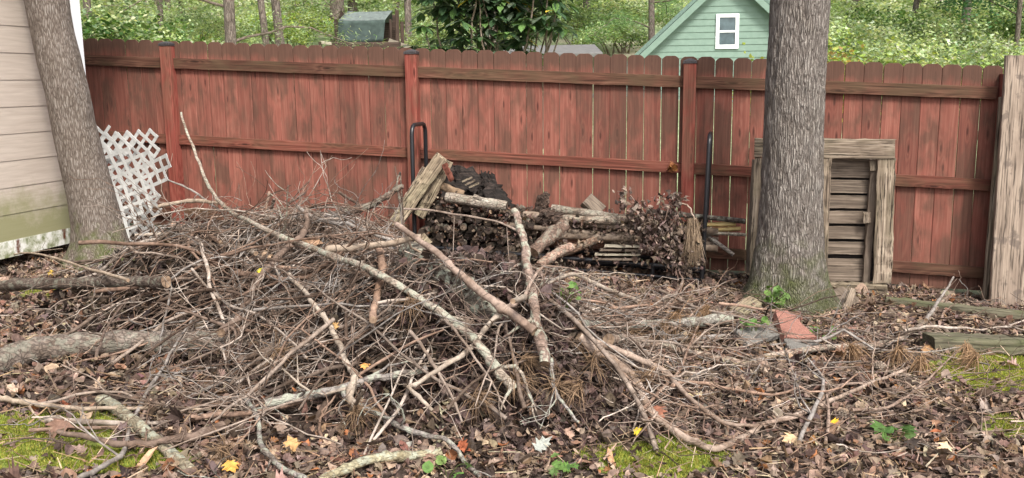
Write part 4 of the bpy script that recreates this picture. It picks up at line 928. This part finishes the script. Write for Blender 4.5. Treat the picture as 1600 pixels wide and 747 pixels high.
# post at the fence end, behind the board
board('post', fence(4.87, .045, 1.85), fence(4.87, .045, .06), .104, .1, M['post'], fe, FN, .0006, 8, .05)
o = board('landscape_timber', onto(1384, 470, .05), onto(1640, 497, .05), .09, .05, M['mossw'], None, (0, 0, 1), .003, 16); tag(o, 'long light timber edging on the leaves below the tall board', 'timber')
o = board('landscape_timber', onto(1450, 534, .05), onto(1660, 541, .05), .16, .09, M['mossw'], None, (0, 0, 1), .004, 12); tag(o, 'thick grey green timber sunk in leaves, nearer than the long light one', 'timber')
o = board('wood_block', onto(1302, 455, .06), onto(1325, 474, .05), .17, .035, M['slat'], None, (-.2, -.8, .6), .003, 4); tag(o, 'grey board offcut lying between the oak and the wooden frame', 'wood block')
o = board('wood_block', onto(1322, 482, .03), onto(1332, 452, .16), .05, .035, M['grey'], None, FN, .003, 4); tag(o, 'small grey block propped on the offcut below the wooden frame', 'wood block')
o = board('wood_block', onto(1152, 489, .03), onto(1184, 470, .06), .12, .05, M['plank'], None, (0, -.4, .9), .004, 5); tag(o, 'tan wood chunk left of the oak base', 'wood block')
def slab(name, quad, th, mat, label, cat):
    P = [Vector(q) for q in quad]; nrm = (P[1]-P[0]).cross(P[3]-P[0]).normalized(); mb = MB(); n = 10; nrm = nrm if nrm.z > 0 else -nrm
    V = []
    for k in (0, 1):
        for i in range(n):
            for j in range(n):
                u, v = i/(n-1), j/(n-1); q = P[0]*(1-u)*(1-v)+P[1]*u*(1-v)+P[2]*u*v+P[3]*(1-u)*v
                e = (i in (0, n-1) or j in (0, n-1)); q = q+Vector(rng.normal(0, .0035 if e else .0012, 3)) - nrm*(th if k else (0.006 if e else 0)); V.append(tuple(q))
    idx = np.arange(2*n*n).reshape(2, n, n); F = [[idx[0, i, j], idx[0, i+1, j], idx[0, i+1, j+1], idx[0, i, j+1]] for i in range(n-1) for j in range(n-1)]
    F += [[idx[1, i, j], idx[1, i, j+1], idx[1, i+1, j+1], idx[1, i+1, j]] for i in range(n-1) for j in range(n-1)]
    for i in range(n-1):
        F += [[idx[0, i, 0], idx[1, i, 0], idx[1, i+1, 0], idx[0, i+1, 0]], [idx[0, i+1, n-1], idx[1, i+1, n-1], idx[1, i, n-1], idx[0, i, n-1]], [idx[0, 0, i+1], idx[1, 0, i+1], idx[1, 0, i], idx[0, 0, i]], [idx[0, n-1, i], idx[1, n-1, i], idx[1, n-1, i+1], idx[0, n-1, i+1]]]
    mb.add(V, F); o = mb.build(name, M[mat], smooth=False); tag(o, label, cat)
slab('paver', [onto(1212, 484, .13), onto(1232, 484, .13), onto(1278, 526, .07), onto(1226, 526, .05)], .05, 'pave_red', 'reddish rough concrete paver tilted at the foot of the oak', 'paver')
slab('paver', [onto(1224, 522, .05), onto(1262, 528, .04), onto(1292, 541, .035), onto(1234, 546, .03)], .045, 'pave_grey', 'grey concrete paver lying just below the reddish one', 'paver')
slab('brick_piece', [onto(1233, 486, .06), onto(1250, 486, .07), onto(1253, 494, .06), onto(1236, 494, .05)], .03, 'pave_red', 'small orange red brick fragment beside the tilted paver', 'brick')
slab('paver', [onto(1150, 515, .05), onto(1205, 500, .05), onto(1222, 520, .04), onto(1170, 538, .03)], .04, 'pave_grey', 'dark grey stone slab half hidden by leaves left of the reddish paver', 'paver')

# seedlings, single leaves
def seedling(px, py, n, sz, label, h=.1, name='seedling'):
    p = onto(px, py, 0); root = thing(name, p, label, 'plant'); mb = MB(); ms = MB(); P = []
    for i in range(n):
        a = rng.uniform(0, 6.28); r = rng.uniform(.02, .09); e = np.array(p)+np.array([math.cos(a)*r, math.sin(a)*r, h*rng.uniform(.5, 1.2)]); P.append(e)
        tube(ms, catmull([np.array(p)-[0, 0, .02], (np.array(p)+e)/2+[0, 0, .02], e], 3), .0018, 4, (.12, .15, .05), False)
    ms.build('stem', M['leaf'], root); leaf_batch(mb, np.array(P), np.full(n, sz)*rng.uniform(.7, 1.1, n), pick([(.10, .19, .05), (.15, .26, .075)], n), kinds=(0, 1), tilt=.35, curl=.15, updir=np.tile([0, -.5, .8], (n, 1)), widen=1.3); mb.build('leaves', M['leaf'], root, smooth=False)
seedling(1216, 492, 14, .075, 'young broad leaved green seedling growing against the oak base', .17)
seedling(1175, 525, 9, .06, 'green seedling between the dark slab and the pine twig', .09)
seedling(1282, 532, 8, .05, 'small pale green weed just beyond the grey paver', .06)
seedling(1402, 690, 6, .07, 'small green sprout alone in the leaves in the right front', .07)
seedling(885, 742, 6, .06, 'small green sprout at the front patch of moss below the pile', .05)
seedling(885, 480, 12, .035, 'green grassy weed in front of the log rack behind the pile', .12)
seedling(699, 745, 4, .06, 'tiny green sprout at the bottom edge under the pile', .05)
def one_leaf(px, py, sz, col, label, k=0, group=None):
    p = np.array([onto(px, py, .035)]); mb = MB(); leaf_batch(mb, p*0, np.array([sz]), np.array([col]), kinds=(k,), tilt=.25, curl=.22, updir=np.array([[0, -.6, .8]]), widen=1.2)
    o = mb.build('fallen_leaf', M['dead'], smooth=False, mw=Matrix.Translation(p[0])); tag(o, label, 'leaf', group)
for a in ((1306, 662, .05, (.75, .38, .03), 'bright orange yellow leaf under the V shaped branch at the right'), (994, 672, .05, (.70, .52, .05), 'bright yellow leaf at the top rim of the front middle moss'), (455, 690, .09, (.48, .29, .13), 'large tan orange leaf standing in the litter by the grey bent stick'),
          (362, 730, .075, (.55, .30, .07), 'orange leaf at the bottom edge beside the crumbling pale log'), (80, 427, .05, (.75, .50, .06), 'small yellow leaf left of the leaning tree base'), (407, 424, .04, (.8, .7, .05), 'tiny bright yellow leaf caught high on the pile'),
          (1478, 706, .10, (.55, .42, .27), 'pale cream leaf low in the right corner'), (1447, 548, .08, (.38, .22, .11), 'curled orange brown leaf near the right timber'), (88, 668, .14, (.20, .12, .09), 'big lobed brown oak leaf on the near left moss'),
          (850, 692, .10, (.34, .36, .33), 'pale grey green curled leaf below the pile centre'), (1235, 690, .09, (.50, .36, .22), 'tan leaf below the V branch on the right'), (1085, 616, .09, (.50, .40, .24), 'straw coloured leaf scrap inside the V branch'),
          (15, 607, .09, (.45, .33, .25), 'pale tan leaf below the thick grey log'), (570, 572, .05, (.6, .30, .10), 'small orange leaf deep in the pile'), (1025, 648, .10, (.26, .11, .07), 'rust red leaf between the curved branches'),
          (955, 716, .11, (.42, .24, .14), 'long brown leaf on the front middle moss'), (770, 725, .08, (.38, .28, .22), 'light brown leaf under the pile by the bottom edge'), (630, 700, .09, (.33, .32, .28), 'grey leaf near the greenish branch'), (1540, 640, .14, (.30, .24, .21), 'big flat grey brown leaf beside the right moss'),
          (725, 700, .07, (.32, .10, .05), 'small red leaf in the litter at bottom centre'), (415, 400, .08, (.36, .25, .17), 'tan leaf on the upper left pile flank'), (520, 505, .07, (.45, .28, .12), 'amber leaf behind the hooked pale branch'), (230, 717, .14, (.44, .28, .18), 'long tan leaf lying right of the near moss')):
    one_leaf(*a, k=2 if 'long' in a[4] else 0)
lump('mushroom', onto(487, 378, .10), .05, .035, .012, (.30, .19, .12), 'flat brown bracket fungus on the pile top', 'fungus', 'stick', (.5, 0, 0), 2)

# ------------------------------------------------------------------ beyond the fence
def gz(x, y): return float(GZ(np.array(x), np.array(y))+hillz(np.array(x), np.array(y)))
LG = [(.27, .36, .20), (.36, .44, .27), (.16, .23, .12), (.50, .56, .40), (.36, .44, .23)]  # light greens, paled so the background haze sits in the leaf colour
DG = [(.06, .12, .035), (.10, .18, .05), (.14, .24, .07)]
def clumps(mb, cen, rad, nclump, per, leaf, pal, spread=.35, squash=1., kinds=(1, 3), flat=.6, shell=.55):
    cen = np.array(cen); rad = np.array(rad)
    d = rng.normal(0, 1, (nclump, 3)); d /= np.linalg.norm(d, axis=1)[:, None]; rr = rng.uniform(shell**3, 1, nclump)**(1/3); c = cen+d*rr[:, None]*rad*(1+rng.normal(0, .08, (nclump, 1)))
    base = pick(pal, nclump, var=.22)
    P = np.repeat(c, per, 0)+rng.normal(0, spread, (nclump*per, 3))*np.array([1, 1, .45]); cc = np.repeat(base, per, 0)*rng.normal(1, .12, (nclump*per, 1))
    leaf_batch(mb, P, rng.uniform(.7, 1.3, len(P))*leaf, cc, kinds=kinds, tilt=flat, curl=.2, widen=1.2)
    return c
def quadleaves(mb, P, leaf, cc, tilt=.7):
    n = len(P); a = rng.uniform(0, 6.28, n); s = leaf*rng.uniform(.6, 1.3, n); nrm = np.stack([rng.normal(0, tilt, n), rng.normal(0, tilt, n), np.ones(n)], -1); nrm /= np.linalg.norm(nrm, axis=1)[:, None]
    u = np.stack([np.cos(a), np.sin(a), np.zeros(n)], -1); u -= nrm*(u*nrm).sum(1)[:, None]; u /= np.linalg.norm(u, axis=1)[:, None]; v = np.cross(nrm, u)
    s = s[:, None]; V = np.stack([P-u*s*.5, P-v*s*.3, P+u*s*.5, P+v*s*.3], 1)
    mb.add(V.reshape(-1, 3), np.arange(4*n).reshape(n, 4), np.repeat(cc[:, None], 4, 1).reshape(-1, 3))
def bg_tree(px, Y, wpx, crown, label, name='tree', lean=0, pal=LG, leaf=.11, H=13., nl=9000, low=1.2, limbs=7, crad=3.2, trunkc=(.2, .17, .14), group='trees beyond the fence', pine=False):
    p = at(px, 60, Y); x = p.x; g = gz(x, Y); r = wpx/2*Y/FPX
    root = thing(name, (x, Y, g), label, 'tree', group); mb = MB()
    n = 16; zs = np.linspace(-.2, H, n); T = np.stack([x+lean*zs+np.cumsum(rng.normal(0, .02, n)), np.full(n, Y)+np.cumsum(rng.normal(0, .02, n)), g+zs], -1); off = x-np.interp(p.z-g, zs, T[:, 0]); T[:, 0] += off
    cen0 = np.array([x, Y, g]); tube(mb, T-cen0, r*np.linspace(1.08, .5, n), 10, None, False, .04); mb.build('trunk', M['fartrunk'], root, mw=Matrix.Translation((x, Y, g)))
    lb = MB(); P = []; 
    for i in range(limbs):
        z = rng.uniform(low+.6, 6.8); k = min(n-2, int(z/H*n)); s0 = np.array([np.interp(z, zs, T[:, 0]), np.interp(z, zs, T[:, 1]), g+z]); a = rng.uniform(0, 6.28); L = crad*rng.uniform(.6, 1.1)
        e = s0+np.array([math.cos(a)*L, math.sin(a)*L, -L*rng.uniform(.05, .3) if pine else L*rng.uniform(-.1, .25)]); Q = wander(catmull([s0, s0*.5+e*.5+[0, 0, .15*L], e], 5), .04); tube(lb, Q, np.linspace(r*.28, r*.06, len(Q)), 5, (.17, .135, .11), False); P.append(Q)
        for q in Q[3:]:
            d = rng.normal(0, .35, 3); e2 = q+d*[1, 1, .5]; tube(lb, [q, e2], [r*.08, r*.03], 4, (.17, .135, .11), False)
    if P: lb.build('limbs', M['stick'], root)
    mb = MB()
    if pine:
        Q = np.concatenate([q[2:] for q in P]); m = nl//len(Q); A = np.repeat(Q, m, 0)+rng.normal(0, .28, (len(Q)*m, 3))*[1, 1, .45]; d = rng.normal(0, 1, A.shape)*[1, 1, .5]+[0, 0, -.2]; d /= np.linalg.norm(d, axis=1)[:, None]
        L = rng.uniform(.08, .17, len(A))[:, None]; s = np.cross(d, rng.normal(0, 1, A.shape)); s = s/np.linalg.norm(s, axis=1)[:, None]*.007; V = np.stack([A-s, A+s, A+d*L], 1); cc = pick(pal, len(A)); mb.add(V.reshape(-1, 3), np.arange(3*len(A)).reshape(-1, 3), np.repeat(cc[:, None], 3, 1).reshape(-1, 3))
    else:
        nc = nl//45; cl = []
        for q in P:
            m = nc//max(1, len(P)); t = rng.uniform(.3, 1.05, m); c = np.array([q[min(len(q)-1, int(tt*(len(q)-1)))] for tt in t])+rng.normal(0, .45, (m, 3)); cl.append(c)
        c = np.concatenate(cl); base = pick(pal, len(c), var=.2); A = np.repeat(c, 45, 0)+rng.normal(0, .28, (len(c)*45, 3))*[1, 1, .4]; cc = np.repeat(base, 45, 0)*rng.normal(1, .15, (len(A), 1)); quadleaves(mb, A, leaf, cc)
    mb.build('crown', M['leaf'], root, smooth=False); return root
bg_tree(360, 19, 18, 0, 'dark straight pine trunk left of the green canopy', 'pine_tree', pal=DG+LG, pine=True, nl=4000, limbs=5, group=None)
bg_tree(414, 20, 11, 0, 'slim leaning trunk right of the dark straight pine', lean=-.10, nl=2500, limbs=3, crad=1.3, low=4.5, group=None)
bg_tree(437, 21, 15, 0, 'mid grey trunk with a slight lean close left of the canopy', lean=-.07, nl=2500, limbs=3, crad=1.3, low=4.5, group=None)
bg_tree(528, 34, 22, 0, 'broad grey trunk behind the left end of the canopy', nl=6000, leaf=.14, group=None)
bg_tree(554, 36, 15, 0, 'dark trunk rising from behind the canopy roof', nl=5000, leaf=.14, group=None)
bg_tree(638, 30, 11, 0, 'thin tan trunk just right of the green canopy', nl=2000, limbs=3, group=None)
bg_tree(765, 30, 24, 0, 'pinkish tan trunk seen through the glossy leaved shrub', nl=2000, leaf=.14, group=None)
bg_tree(1018, 31, 10, 0, 'slim pine with drooping soft needled boughs left of the green house', 'pine_tree', pal=[(.16, .30, .12), (.24, .38, .17), (.11, .22, .08)], pine=True, nl=26000, limbs=16, crad=3.6, low=.8, group=None)
bg_tree(140, 20, 12, 0, 'shaded trunk just above the left end of the fence', nl=9000, pal=DG, group=None)
bg_tree(250, 26, 9, 0, 'broadleaf tree with light green boughs between the house trim and the dark pine', nl=9000, group=None)
bg_tree(1338, 34, 9, 0, 'thin grey sapling nearest to the oak on the wooded slope', nl=6000, leaf=.14, limbs=4, group=None)
bg_tree(1423, 30, 9, 0, 'dark crooked sapling in the middle of the wooded slope', nl=3500, leaf=.13, limbs=4, lean=.05, group=None)
bg_tree(1504, 32, 13, 0, 'pale straight trunk on the wooded slope at the right', nl=3500, limbs=4, leaf=.13, group=None)
bg_tree(1590, 27, 8, 0, 'deep bluish green tree at the right frame edge', nl=12000, pal=[(.07, .16, .08), (.11, .22, .11)], group=None)
bg_tree(915, 36, 10, 0, 'pale leafy tree behind the low grey roof', nl=9000, leaf=.14, group=None)
# the wood further back and the understory
def wood_mass():
    mb = MB()
    for i in range(820):
        Y = rng.uniform(37, 54); X = rng.uniform(-.62, .62)*Y; g = gz(X, Y); c = np.array([X, Y, g+rng.uniform(.0, 4.2)]); m = 150
        base = pick([(.34, .44, .27), (.46, .54, .37), (.20, .28, .16), (.56, .62, .46)], 1, var=.18)[0]; A = c+rng.normal(0, .75, (m, 3))*[1, 1, .5]; quadleaves(mb, A, .20, base*rng.normal(1, .14, (m, 1)))  # pale leaf colours carry the distance haze, there is no volume
    tag(mb.build('distant_wood', M['leaf'], smooth=False), 'light green wood, haze painted into its leaf colour, rising on the slope behind everything', 'wood', None, 'stuff')
    mb = MB()
    for i in range(45):
        Y = rng.uniform(36, 50); X = rng.uniform(-.6, .6)*Y; g = gz(X, Y); r = rng.uniform(.07, .16); tube(mb, [(X, Y, g-.2), (X+rng.normal(0, .3), Y, g+5), (X+rng.normal(0, .6), Y, g+12)], [r, r*.85, r*.5], 7, (.22, .18, .15), False)
    tag(mb.build('distant_trunks', M['fartrunk']), 'many thin far trunks in the pale distant wood', 'trunks', None, 'stuff')
wood_mass()
def bush(px, Y, wm, topy, pal, label, leaf=.07, n=5200, name='bush', kinds=None):
    p = at(px, topy, Y); g = gz(p.x, Y); h = max(.8, p.z-g); root = thing(name, (p.x, Y, g), label, 'bush', 'understory bushes in the wood' if label.startswith('leafy understory') else None); mb = MB(); lb = MB()
    for i in range(9):
        e = np.array([p.x+rng.uniform(-.8, .8)*wm, Y+rng.uniform(-.4, .4)*wm, g+h*rng.uniform(.7, .95)]); tube(lb, wander(catmull([(p.x+rng.normal(0, .1), Y, g-.1), (p.x+(e[0]-p.x)*.5, Y, g+h*.55), e], 5), .03), np.linspace(.025, .006, 11), 5, (.2, .16, .12), False)
    lb.build('stems', M['stick'], root); nc = n//26; u = rng.uniform(-1, 1, nc); zz = np.sqrt(1-u*u*.8)
    c = np.stack([p.x+u*wm, Y+rng.uniform(-.5, .5, nc)*wm, g+h*(.35+.62*zz*rng.uniform(.35, 1, nc)**.5)], -1); base = pick(pal, nc, var=.2); A = np.repeat(c, 26, 0)+rng.normal(0, .13, (nc*26, 3)); quadleaves(mb, A, leaf, np.repeat(base, 26, 0)*rng.normal(1, .13, (nc*26, 1)), .8); mb.build('foliage', M['leaf'], root, smooth=False)
YG = [(.34, .42, .10), (.42, .45, .12), (.26, .36, .09)]
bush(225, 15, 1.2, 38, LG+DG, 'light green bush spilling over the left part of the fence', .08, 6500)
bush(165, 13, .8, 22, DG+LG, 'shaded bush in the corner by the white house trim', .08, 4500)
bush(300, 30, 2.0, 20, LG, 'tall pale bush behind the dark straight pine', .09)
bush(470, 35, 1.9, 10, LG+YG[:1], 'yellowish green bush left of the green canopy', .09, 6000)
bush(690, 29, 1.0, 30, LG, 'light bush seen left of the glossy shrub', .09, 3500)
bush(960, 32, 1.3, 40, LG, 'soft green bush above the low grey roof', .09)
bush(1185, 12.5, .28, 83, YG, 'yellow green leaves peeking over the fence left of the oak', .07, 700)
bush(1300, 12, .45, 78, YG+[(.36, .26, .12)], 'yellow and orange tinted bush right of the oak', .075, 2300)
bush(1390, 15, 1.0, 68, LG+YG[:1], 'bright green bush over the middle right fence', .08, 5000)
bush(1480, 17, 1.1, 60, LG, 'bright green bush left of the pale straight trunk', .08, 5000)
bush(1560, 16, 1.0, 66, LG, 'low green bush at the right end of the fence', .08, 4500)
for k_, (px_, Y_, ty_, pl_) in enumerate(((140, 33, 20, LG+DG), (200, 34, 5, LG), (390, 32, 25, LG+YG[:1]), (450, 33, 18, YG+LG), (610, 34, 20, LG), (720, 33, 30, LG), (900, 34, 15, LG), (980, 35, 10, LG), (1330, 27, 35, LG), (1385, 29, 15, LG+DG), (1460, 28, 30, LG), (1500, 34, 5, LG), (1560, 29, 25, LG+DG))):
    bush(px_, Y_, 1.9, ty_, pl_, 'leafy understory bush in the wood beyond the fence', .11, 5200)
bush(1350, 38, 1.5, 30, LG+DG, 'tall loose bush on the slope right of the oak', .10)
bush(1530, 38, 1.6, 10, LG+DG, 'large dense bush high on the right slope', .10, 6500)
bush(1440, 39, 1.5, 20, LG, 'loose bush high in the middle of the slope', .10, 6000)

# glossy leaved rhododendron / magnolia like shrub in whorls
def rhodo():
    Y = 13.; p = at(770, 60, Y); g = gz(p.x, Y); root = thing('rhododendron', (p.x, Y, g), 'large shrub with drooping whorls of long dark glossy leaves above the fence middle', 'shrub'); lb = MB(); mb = MB()
    ends = []
    for i in range(300):
        px, py = rng.uniform(645, 885), rng.uniform(-45, 88)
        if px > 850 and py > 40 and rng.random() < .6: continue
        if px < 700 and 25 < py < 60 and rng.random() < .8: continue
        if px < 760 and 20 < py < 70 and rng.random() < .45: continue
        e = np.array(at(px, py, Y+rng.uniform(-.7, .9))); ends.append(e)
        b0 = np.array([p.x+rng.normal(0, .25), Y+rng.normal(0, .2), g]); 
        if i % 9 == 0: tube(lb, wander(catmull([b0, b0*.35+e*.65-[0, 0, .25], e], 6), .02), np.linspace(.028, .008, 13), 5, (.26, .21, .16), False)
        for j in range(int(rng.integers(8, 13))):
            a = rng.uniform(0, 6.28); dr = rng.uniform(.0, .8); d = np.array([math.cos(a), math.sin(a), -dr]); d /= np.linalg.norm(d); L = rng.uniform(.19, .29); s = np.cross(d, [0, 0, 1]); s /= np.linalg.norm(s); up = np.cross(s, d); w_ = L*.17
            b = e+d*.015; m1 = b+d*L*.4; m2 = b+d*L*.75; t_ = b+d*L*.98-np.array([0, 0, .015]); c = np.array([(.035, .07, .03), (.05, .10, .045), (.07, .13, .055), (.11, .20, .06), (.12, .16, .11)][rng.integers(5)])*rng.uniform(.8, 1.25)
            if rng.random() < .015: c = np.array((.6, .45, .06))
            mb.add([b, m1-s*w_+up*.008, m1, m1+s*w_+up*.008, m2-s*w_*.85+up*.006, m2, m2+s*w_*.85+up*.006, t_], [[1, 2, 5, 4], [2, 3, 6, 5]], c); mb.add([b, m1-s*w_+up*.008, m1, m1+s*w_+up*.008, m2-s*w_*.85+up*.006, m2, m2+s*w_*.85+up*.006, t_], [[0, 2, 1], [0, 3, 2], [4, 5, 7], [5, 6, 7]], c)
    lb.build('limbs', M['stick'], root); mb.build('foliage', M['glossleaf'], root, smooth=False)
rhodo()

# play tower with green canvas roof
def play():
    Y = 26.; root = thing('play_tower', at(570, 60, Y)*1, 'wooden play tower with a faded green canvas roof behind the fence', 'play tower')
    g = gz(at(570, 60, Y).x, Y); root.location.z = g; root.matrix_world = Matrix.Translation(root.location)
    D = 1.4
    def A(px, py, y=Y): return at(px, py, y)
    L = A(529, 32); Rr = A(602, 31); Lb = A(527, 66); Rb = A(599, 64); Lt = A(543, 18, Y+.75); Rt = A(613, 17, Y+.75)
    def quad(name, q, mat):
        mb = MB(); n = 8; V = []
        for i in range(n):
            for j in range(n):
                u, v = i/(n-1), j/(n-1); p = q[0]*(1-u)*(1-v)+q[1]*u*(1-v)+q[2]*u*v+q[3]*(1-u)*v; p = p+Vector((0, .03*math.sin(math.pi*u)*math.sin(math.pi*v)+.012*math.sin(u*22), -.02*math.sin(math.pi*u))); V.append(tuple(p))
        idx = np.arange(n*n).reshape(n, n); mb.add(V, np.stack([idx[:-1, :-1], idx[1:, :-1], idx[1:, 1:], idx[:-1, 1:]], -1).reshape(-1, 4)); o = mb.build(name, M[mat], root); s_ = o.modifiers.new('t', 'SOLIDIFY'); s_.thickness = .01
    quad('canopy_side', [L, Rr, Rb, Lb], 'green_canvas'); quad('canopy_top', [Lt, Rt, Rr, L], 'green_canvas2')
    b2 = Vector((0, 1.5, 0)); quad('canopy_back', [Lt, Rt, Rr+b2, L+b2], 'green_canvas2'); quad('canopy_back_side', [L+b2, Rr+b2, Rb+b2, Lb+b2], 'green_canvas')
    def post(px, y, top, w_=.1, bot=None):
        a = A(px, top, y); mb_ = board('post', (a.x, a.y, g if bot is None else A(px, bot, y).z), a, w_, w_, M['deck'], root, (0, -1, 0), .001)
    post(525, Y+.05, 30); post(534, Y+1.3, 17); post(610, Y+.3, 30, .06); post(620, Y+1.0, 16); post(628, Y+1.5, 34); post(500, Y, 65, .08); post(610, Y+1.45, 22, .06)
    board('rail', A(550, 69, Y+.1), A(606, 70, Y+.1), .12, .04, M['deck'], root, (0, -1, 0)); board('rail', A(500, 66, Y), A(548, 72, Y), .08, .04, M['palew'], root, (0, -1, 0))
    board('rail', A(608, 63, Y), A(650, 78, Y-.6), .10, .04, M['palew'], root, (0, -1, 0)); board('floor', A(526, 76, Y), A(628, 76, Y), .3, 1.4, M['deck'], root, (0, -1, 0)); board('rail', A(530, 50, Y+1.45), A(624, 48, Y+1.45), .9, .03, M['deck'], root, (0, -1, 0))
play()

# green gabled house
def green_house():
    Y = 28.; yw = .12; d = Vector((math.cos(yw), -math.sin(yw), 0)); nr = Vector((-math.sin(yw), -math.cos(yw), 0))
    pk = at(1140, -46, Y); lf = at(1000, 86, Y+.3); slope = (pk.z-lf.z)/(pk.x-lf.x)*math.cos(yw); g = gz(pk.x, Y)
    root = thing('green_house', (pk.x, Y, g), 'pale green clapboard house gable with one small white window', 'house')
    W_ = 5.6; rev = .185; zt = pk.z
    m, n, l, b = newmat('pale green clapboard', .65); tc = N(n, 'TexCoord'); f = tnoise(n, l, tc.outputs['Object'], 6, 6); r = ramp(n, [(.3, (.165, .24, .195)), (.7, (.20, .28, .23))]); l.new(f, r.inputs[0]); l.new(r.outputs[0], b.inputs['Base Color'])
    mb = MB(); z = g; org = Vector((pk.x, Y, 0))
    def Pt(u, o, z): q = org+d*u+nr*o; return (q.x, q.y, z)
    while z < zt-.1:
        z1 = min(z+rev, zt-.02); w0 = min(W_, (zt-z)/slope); w1 = min(W_, max(.02, (zt-z1)/slope))
        mb.add([Pt(-w0, .022, z), Pt(w0, .022, z), Pt(w1, .004, z1+.01), Pt(-w1, .004, z1+.01)], [[0, 1, 2, 3]]); mb.add([Pt(-w0, -.02, z), Pt(w0, -.02, z), Pt(w0, .022, z), Pt(-w0, .022, z)], [[0, 1, 2, 3]]); z += rev
    mb.build('siding', m, root, smooth=False)
    mb = MB(); e = zt-W_*slope
    mb.add([Pt(-W_, -9, g), Pt(W_, -9, g), Pt(W_, -9, e), Pt(0, -9, zt), Pt(-W_, -9, e)], [[0, 1, 2, 3, 4]]); mb.add([Pt(-W_, 0, g), Pt(-W_, -9, g), Pt(-W_, -9, e), Pt(-W_, 0, e)], [[0, 1, 2, 3]]); mb.add([Pt(W_, 0, g), Pt(W_, 0, e), Pt(W_, -9, e), Pt(W_, -9, g)], [[0, 1, 2, 3]]); mb.build('wall', m, root, smooth=False)
    for sg in (-1, 1):
        a = Vector(Pt(0, .3, zt+.03)); e_ = Vector(Pt(sg*(W_+.4), .3, zt+.03-(W_+.4)*slope)); dirv = (e_-a).normalized(); nv = dirv.cross(nr); nv = nv if nv.z > 0 else -nv
        mb = MB(); q = [a, e_, e_-nr*9.6, a-nr*9.6]; V = [tuple(p) for p in q]+[tuple(p+nv*.10) for p in q]; mb.add(V, [[3, 2, 1, 0], [4, 5, 6, 7], [0, 1, 5, 4], [1, 2, 6, 5], [2, 3, 7, 6], [3, 0, 4, 7]]); mb.build('roof', plain('green grey shingle', (.13, .19, .16), .9, 0, 20, .3), root, smooth=False)
        board('rake_board', a-nv*.10+nr*.012, e_-nv*.10+nr*.012, .17, .03, m, root, nr, 0)
    wc = at(1136.5, 49, Y-.05); q = Vector((wc.x, wc.y, wc.z)); u = (q-org).dot(d); zc = q.z; ww, wh = .33, .50
    fr = MB()
    def box(mb, u0, u1, z0, z1, o0, o1): mb.add([Pt(u0, o0, z0), Pt(u1, o0, z0), Pt(u1, o0, z1), Pt(u0, o0, z1), Pt(u0, o1, z0), Pt(u1, o1, z0), Pt(u1, o1, z1), Pt(u0, o1, z1)], [[3, 2, 1, 0], [4, 5, 6, 7], [0, 1, 5, 4], [1, 2, 6, 5], [2, 3, 7, 6], [3, 0, 4, 7]])
    t = .10
    box(fr, u-ww, u-ww+t, zc-wh, zc+wh, 0, .06); box(fr, u+ww-t, u+ww, zc-wh, zc+wh, 0, .06); box(fr, u-ww+t, u+ww-t, zc+wh-t, zc+wh, 0, .058); box(fr, u-ww+t, u+ww-t, zc-wh, zc-wh+t*1.2, 0, .062); box(fr, u-ww+t, u+ww-t, zc-.03, zc+.03, 0, .05)
    wn = fr.build('window', M['trimw'], root, smooth=False)
    pn = MB(); box(pn, u-ww+t, u+ww-t, zc+.03, zc+wh-t, .0, .03); box(pn, u-ww+t, u+ww-t, zc-wh+t*1.2, zc-.03, .0, .026); pn.build('pane', M['glass'], wn, smooth=False)
green_house()
def shed():
    Y = 21.; p = at(900, 82, Y); g = gz(p.x, Y); root = thing('shed', (p.x, Y, g), 'low shed whose flat grey roof just shows above the fence before the green house', 'shed')
    a, b_ = at(868, 81, Y), at(935, 79, Y); board('roof', (a.x-1.2, Y, a.z), (b_.x, Y, b_.z), 2.0, .10, M['roofgrey'], root, (.0, -.12, 1)); board('wall', (a.x-.3, Y, g), (a.x-.3, Y, a.z-.06), 1.2, 1.4, M['slat'], root, (0, -1, 0))
shed()
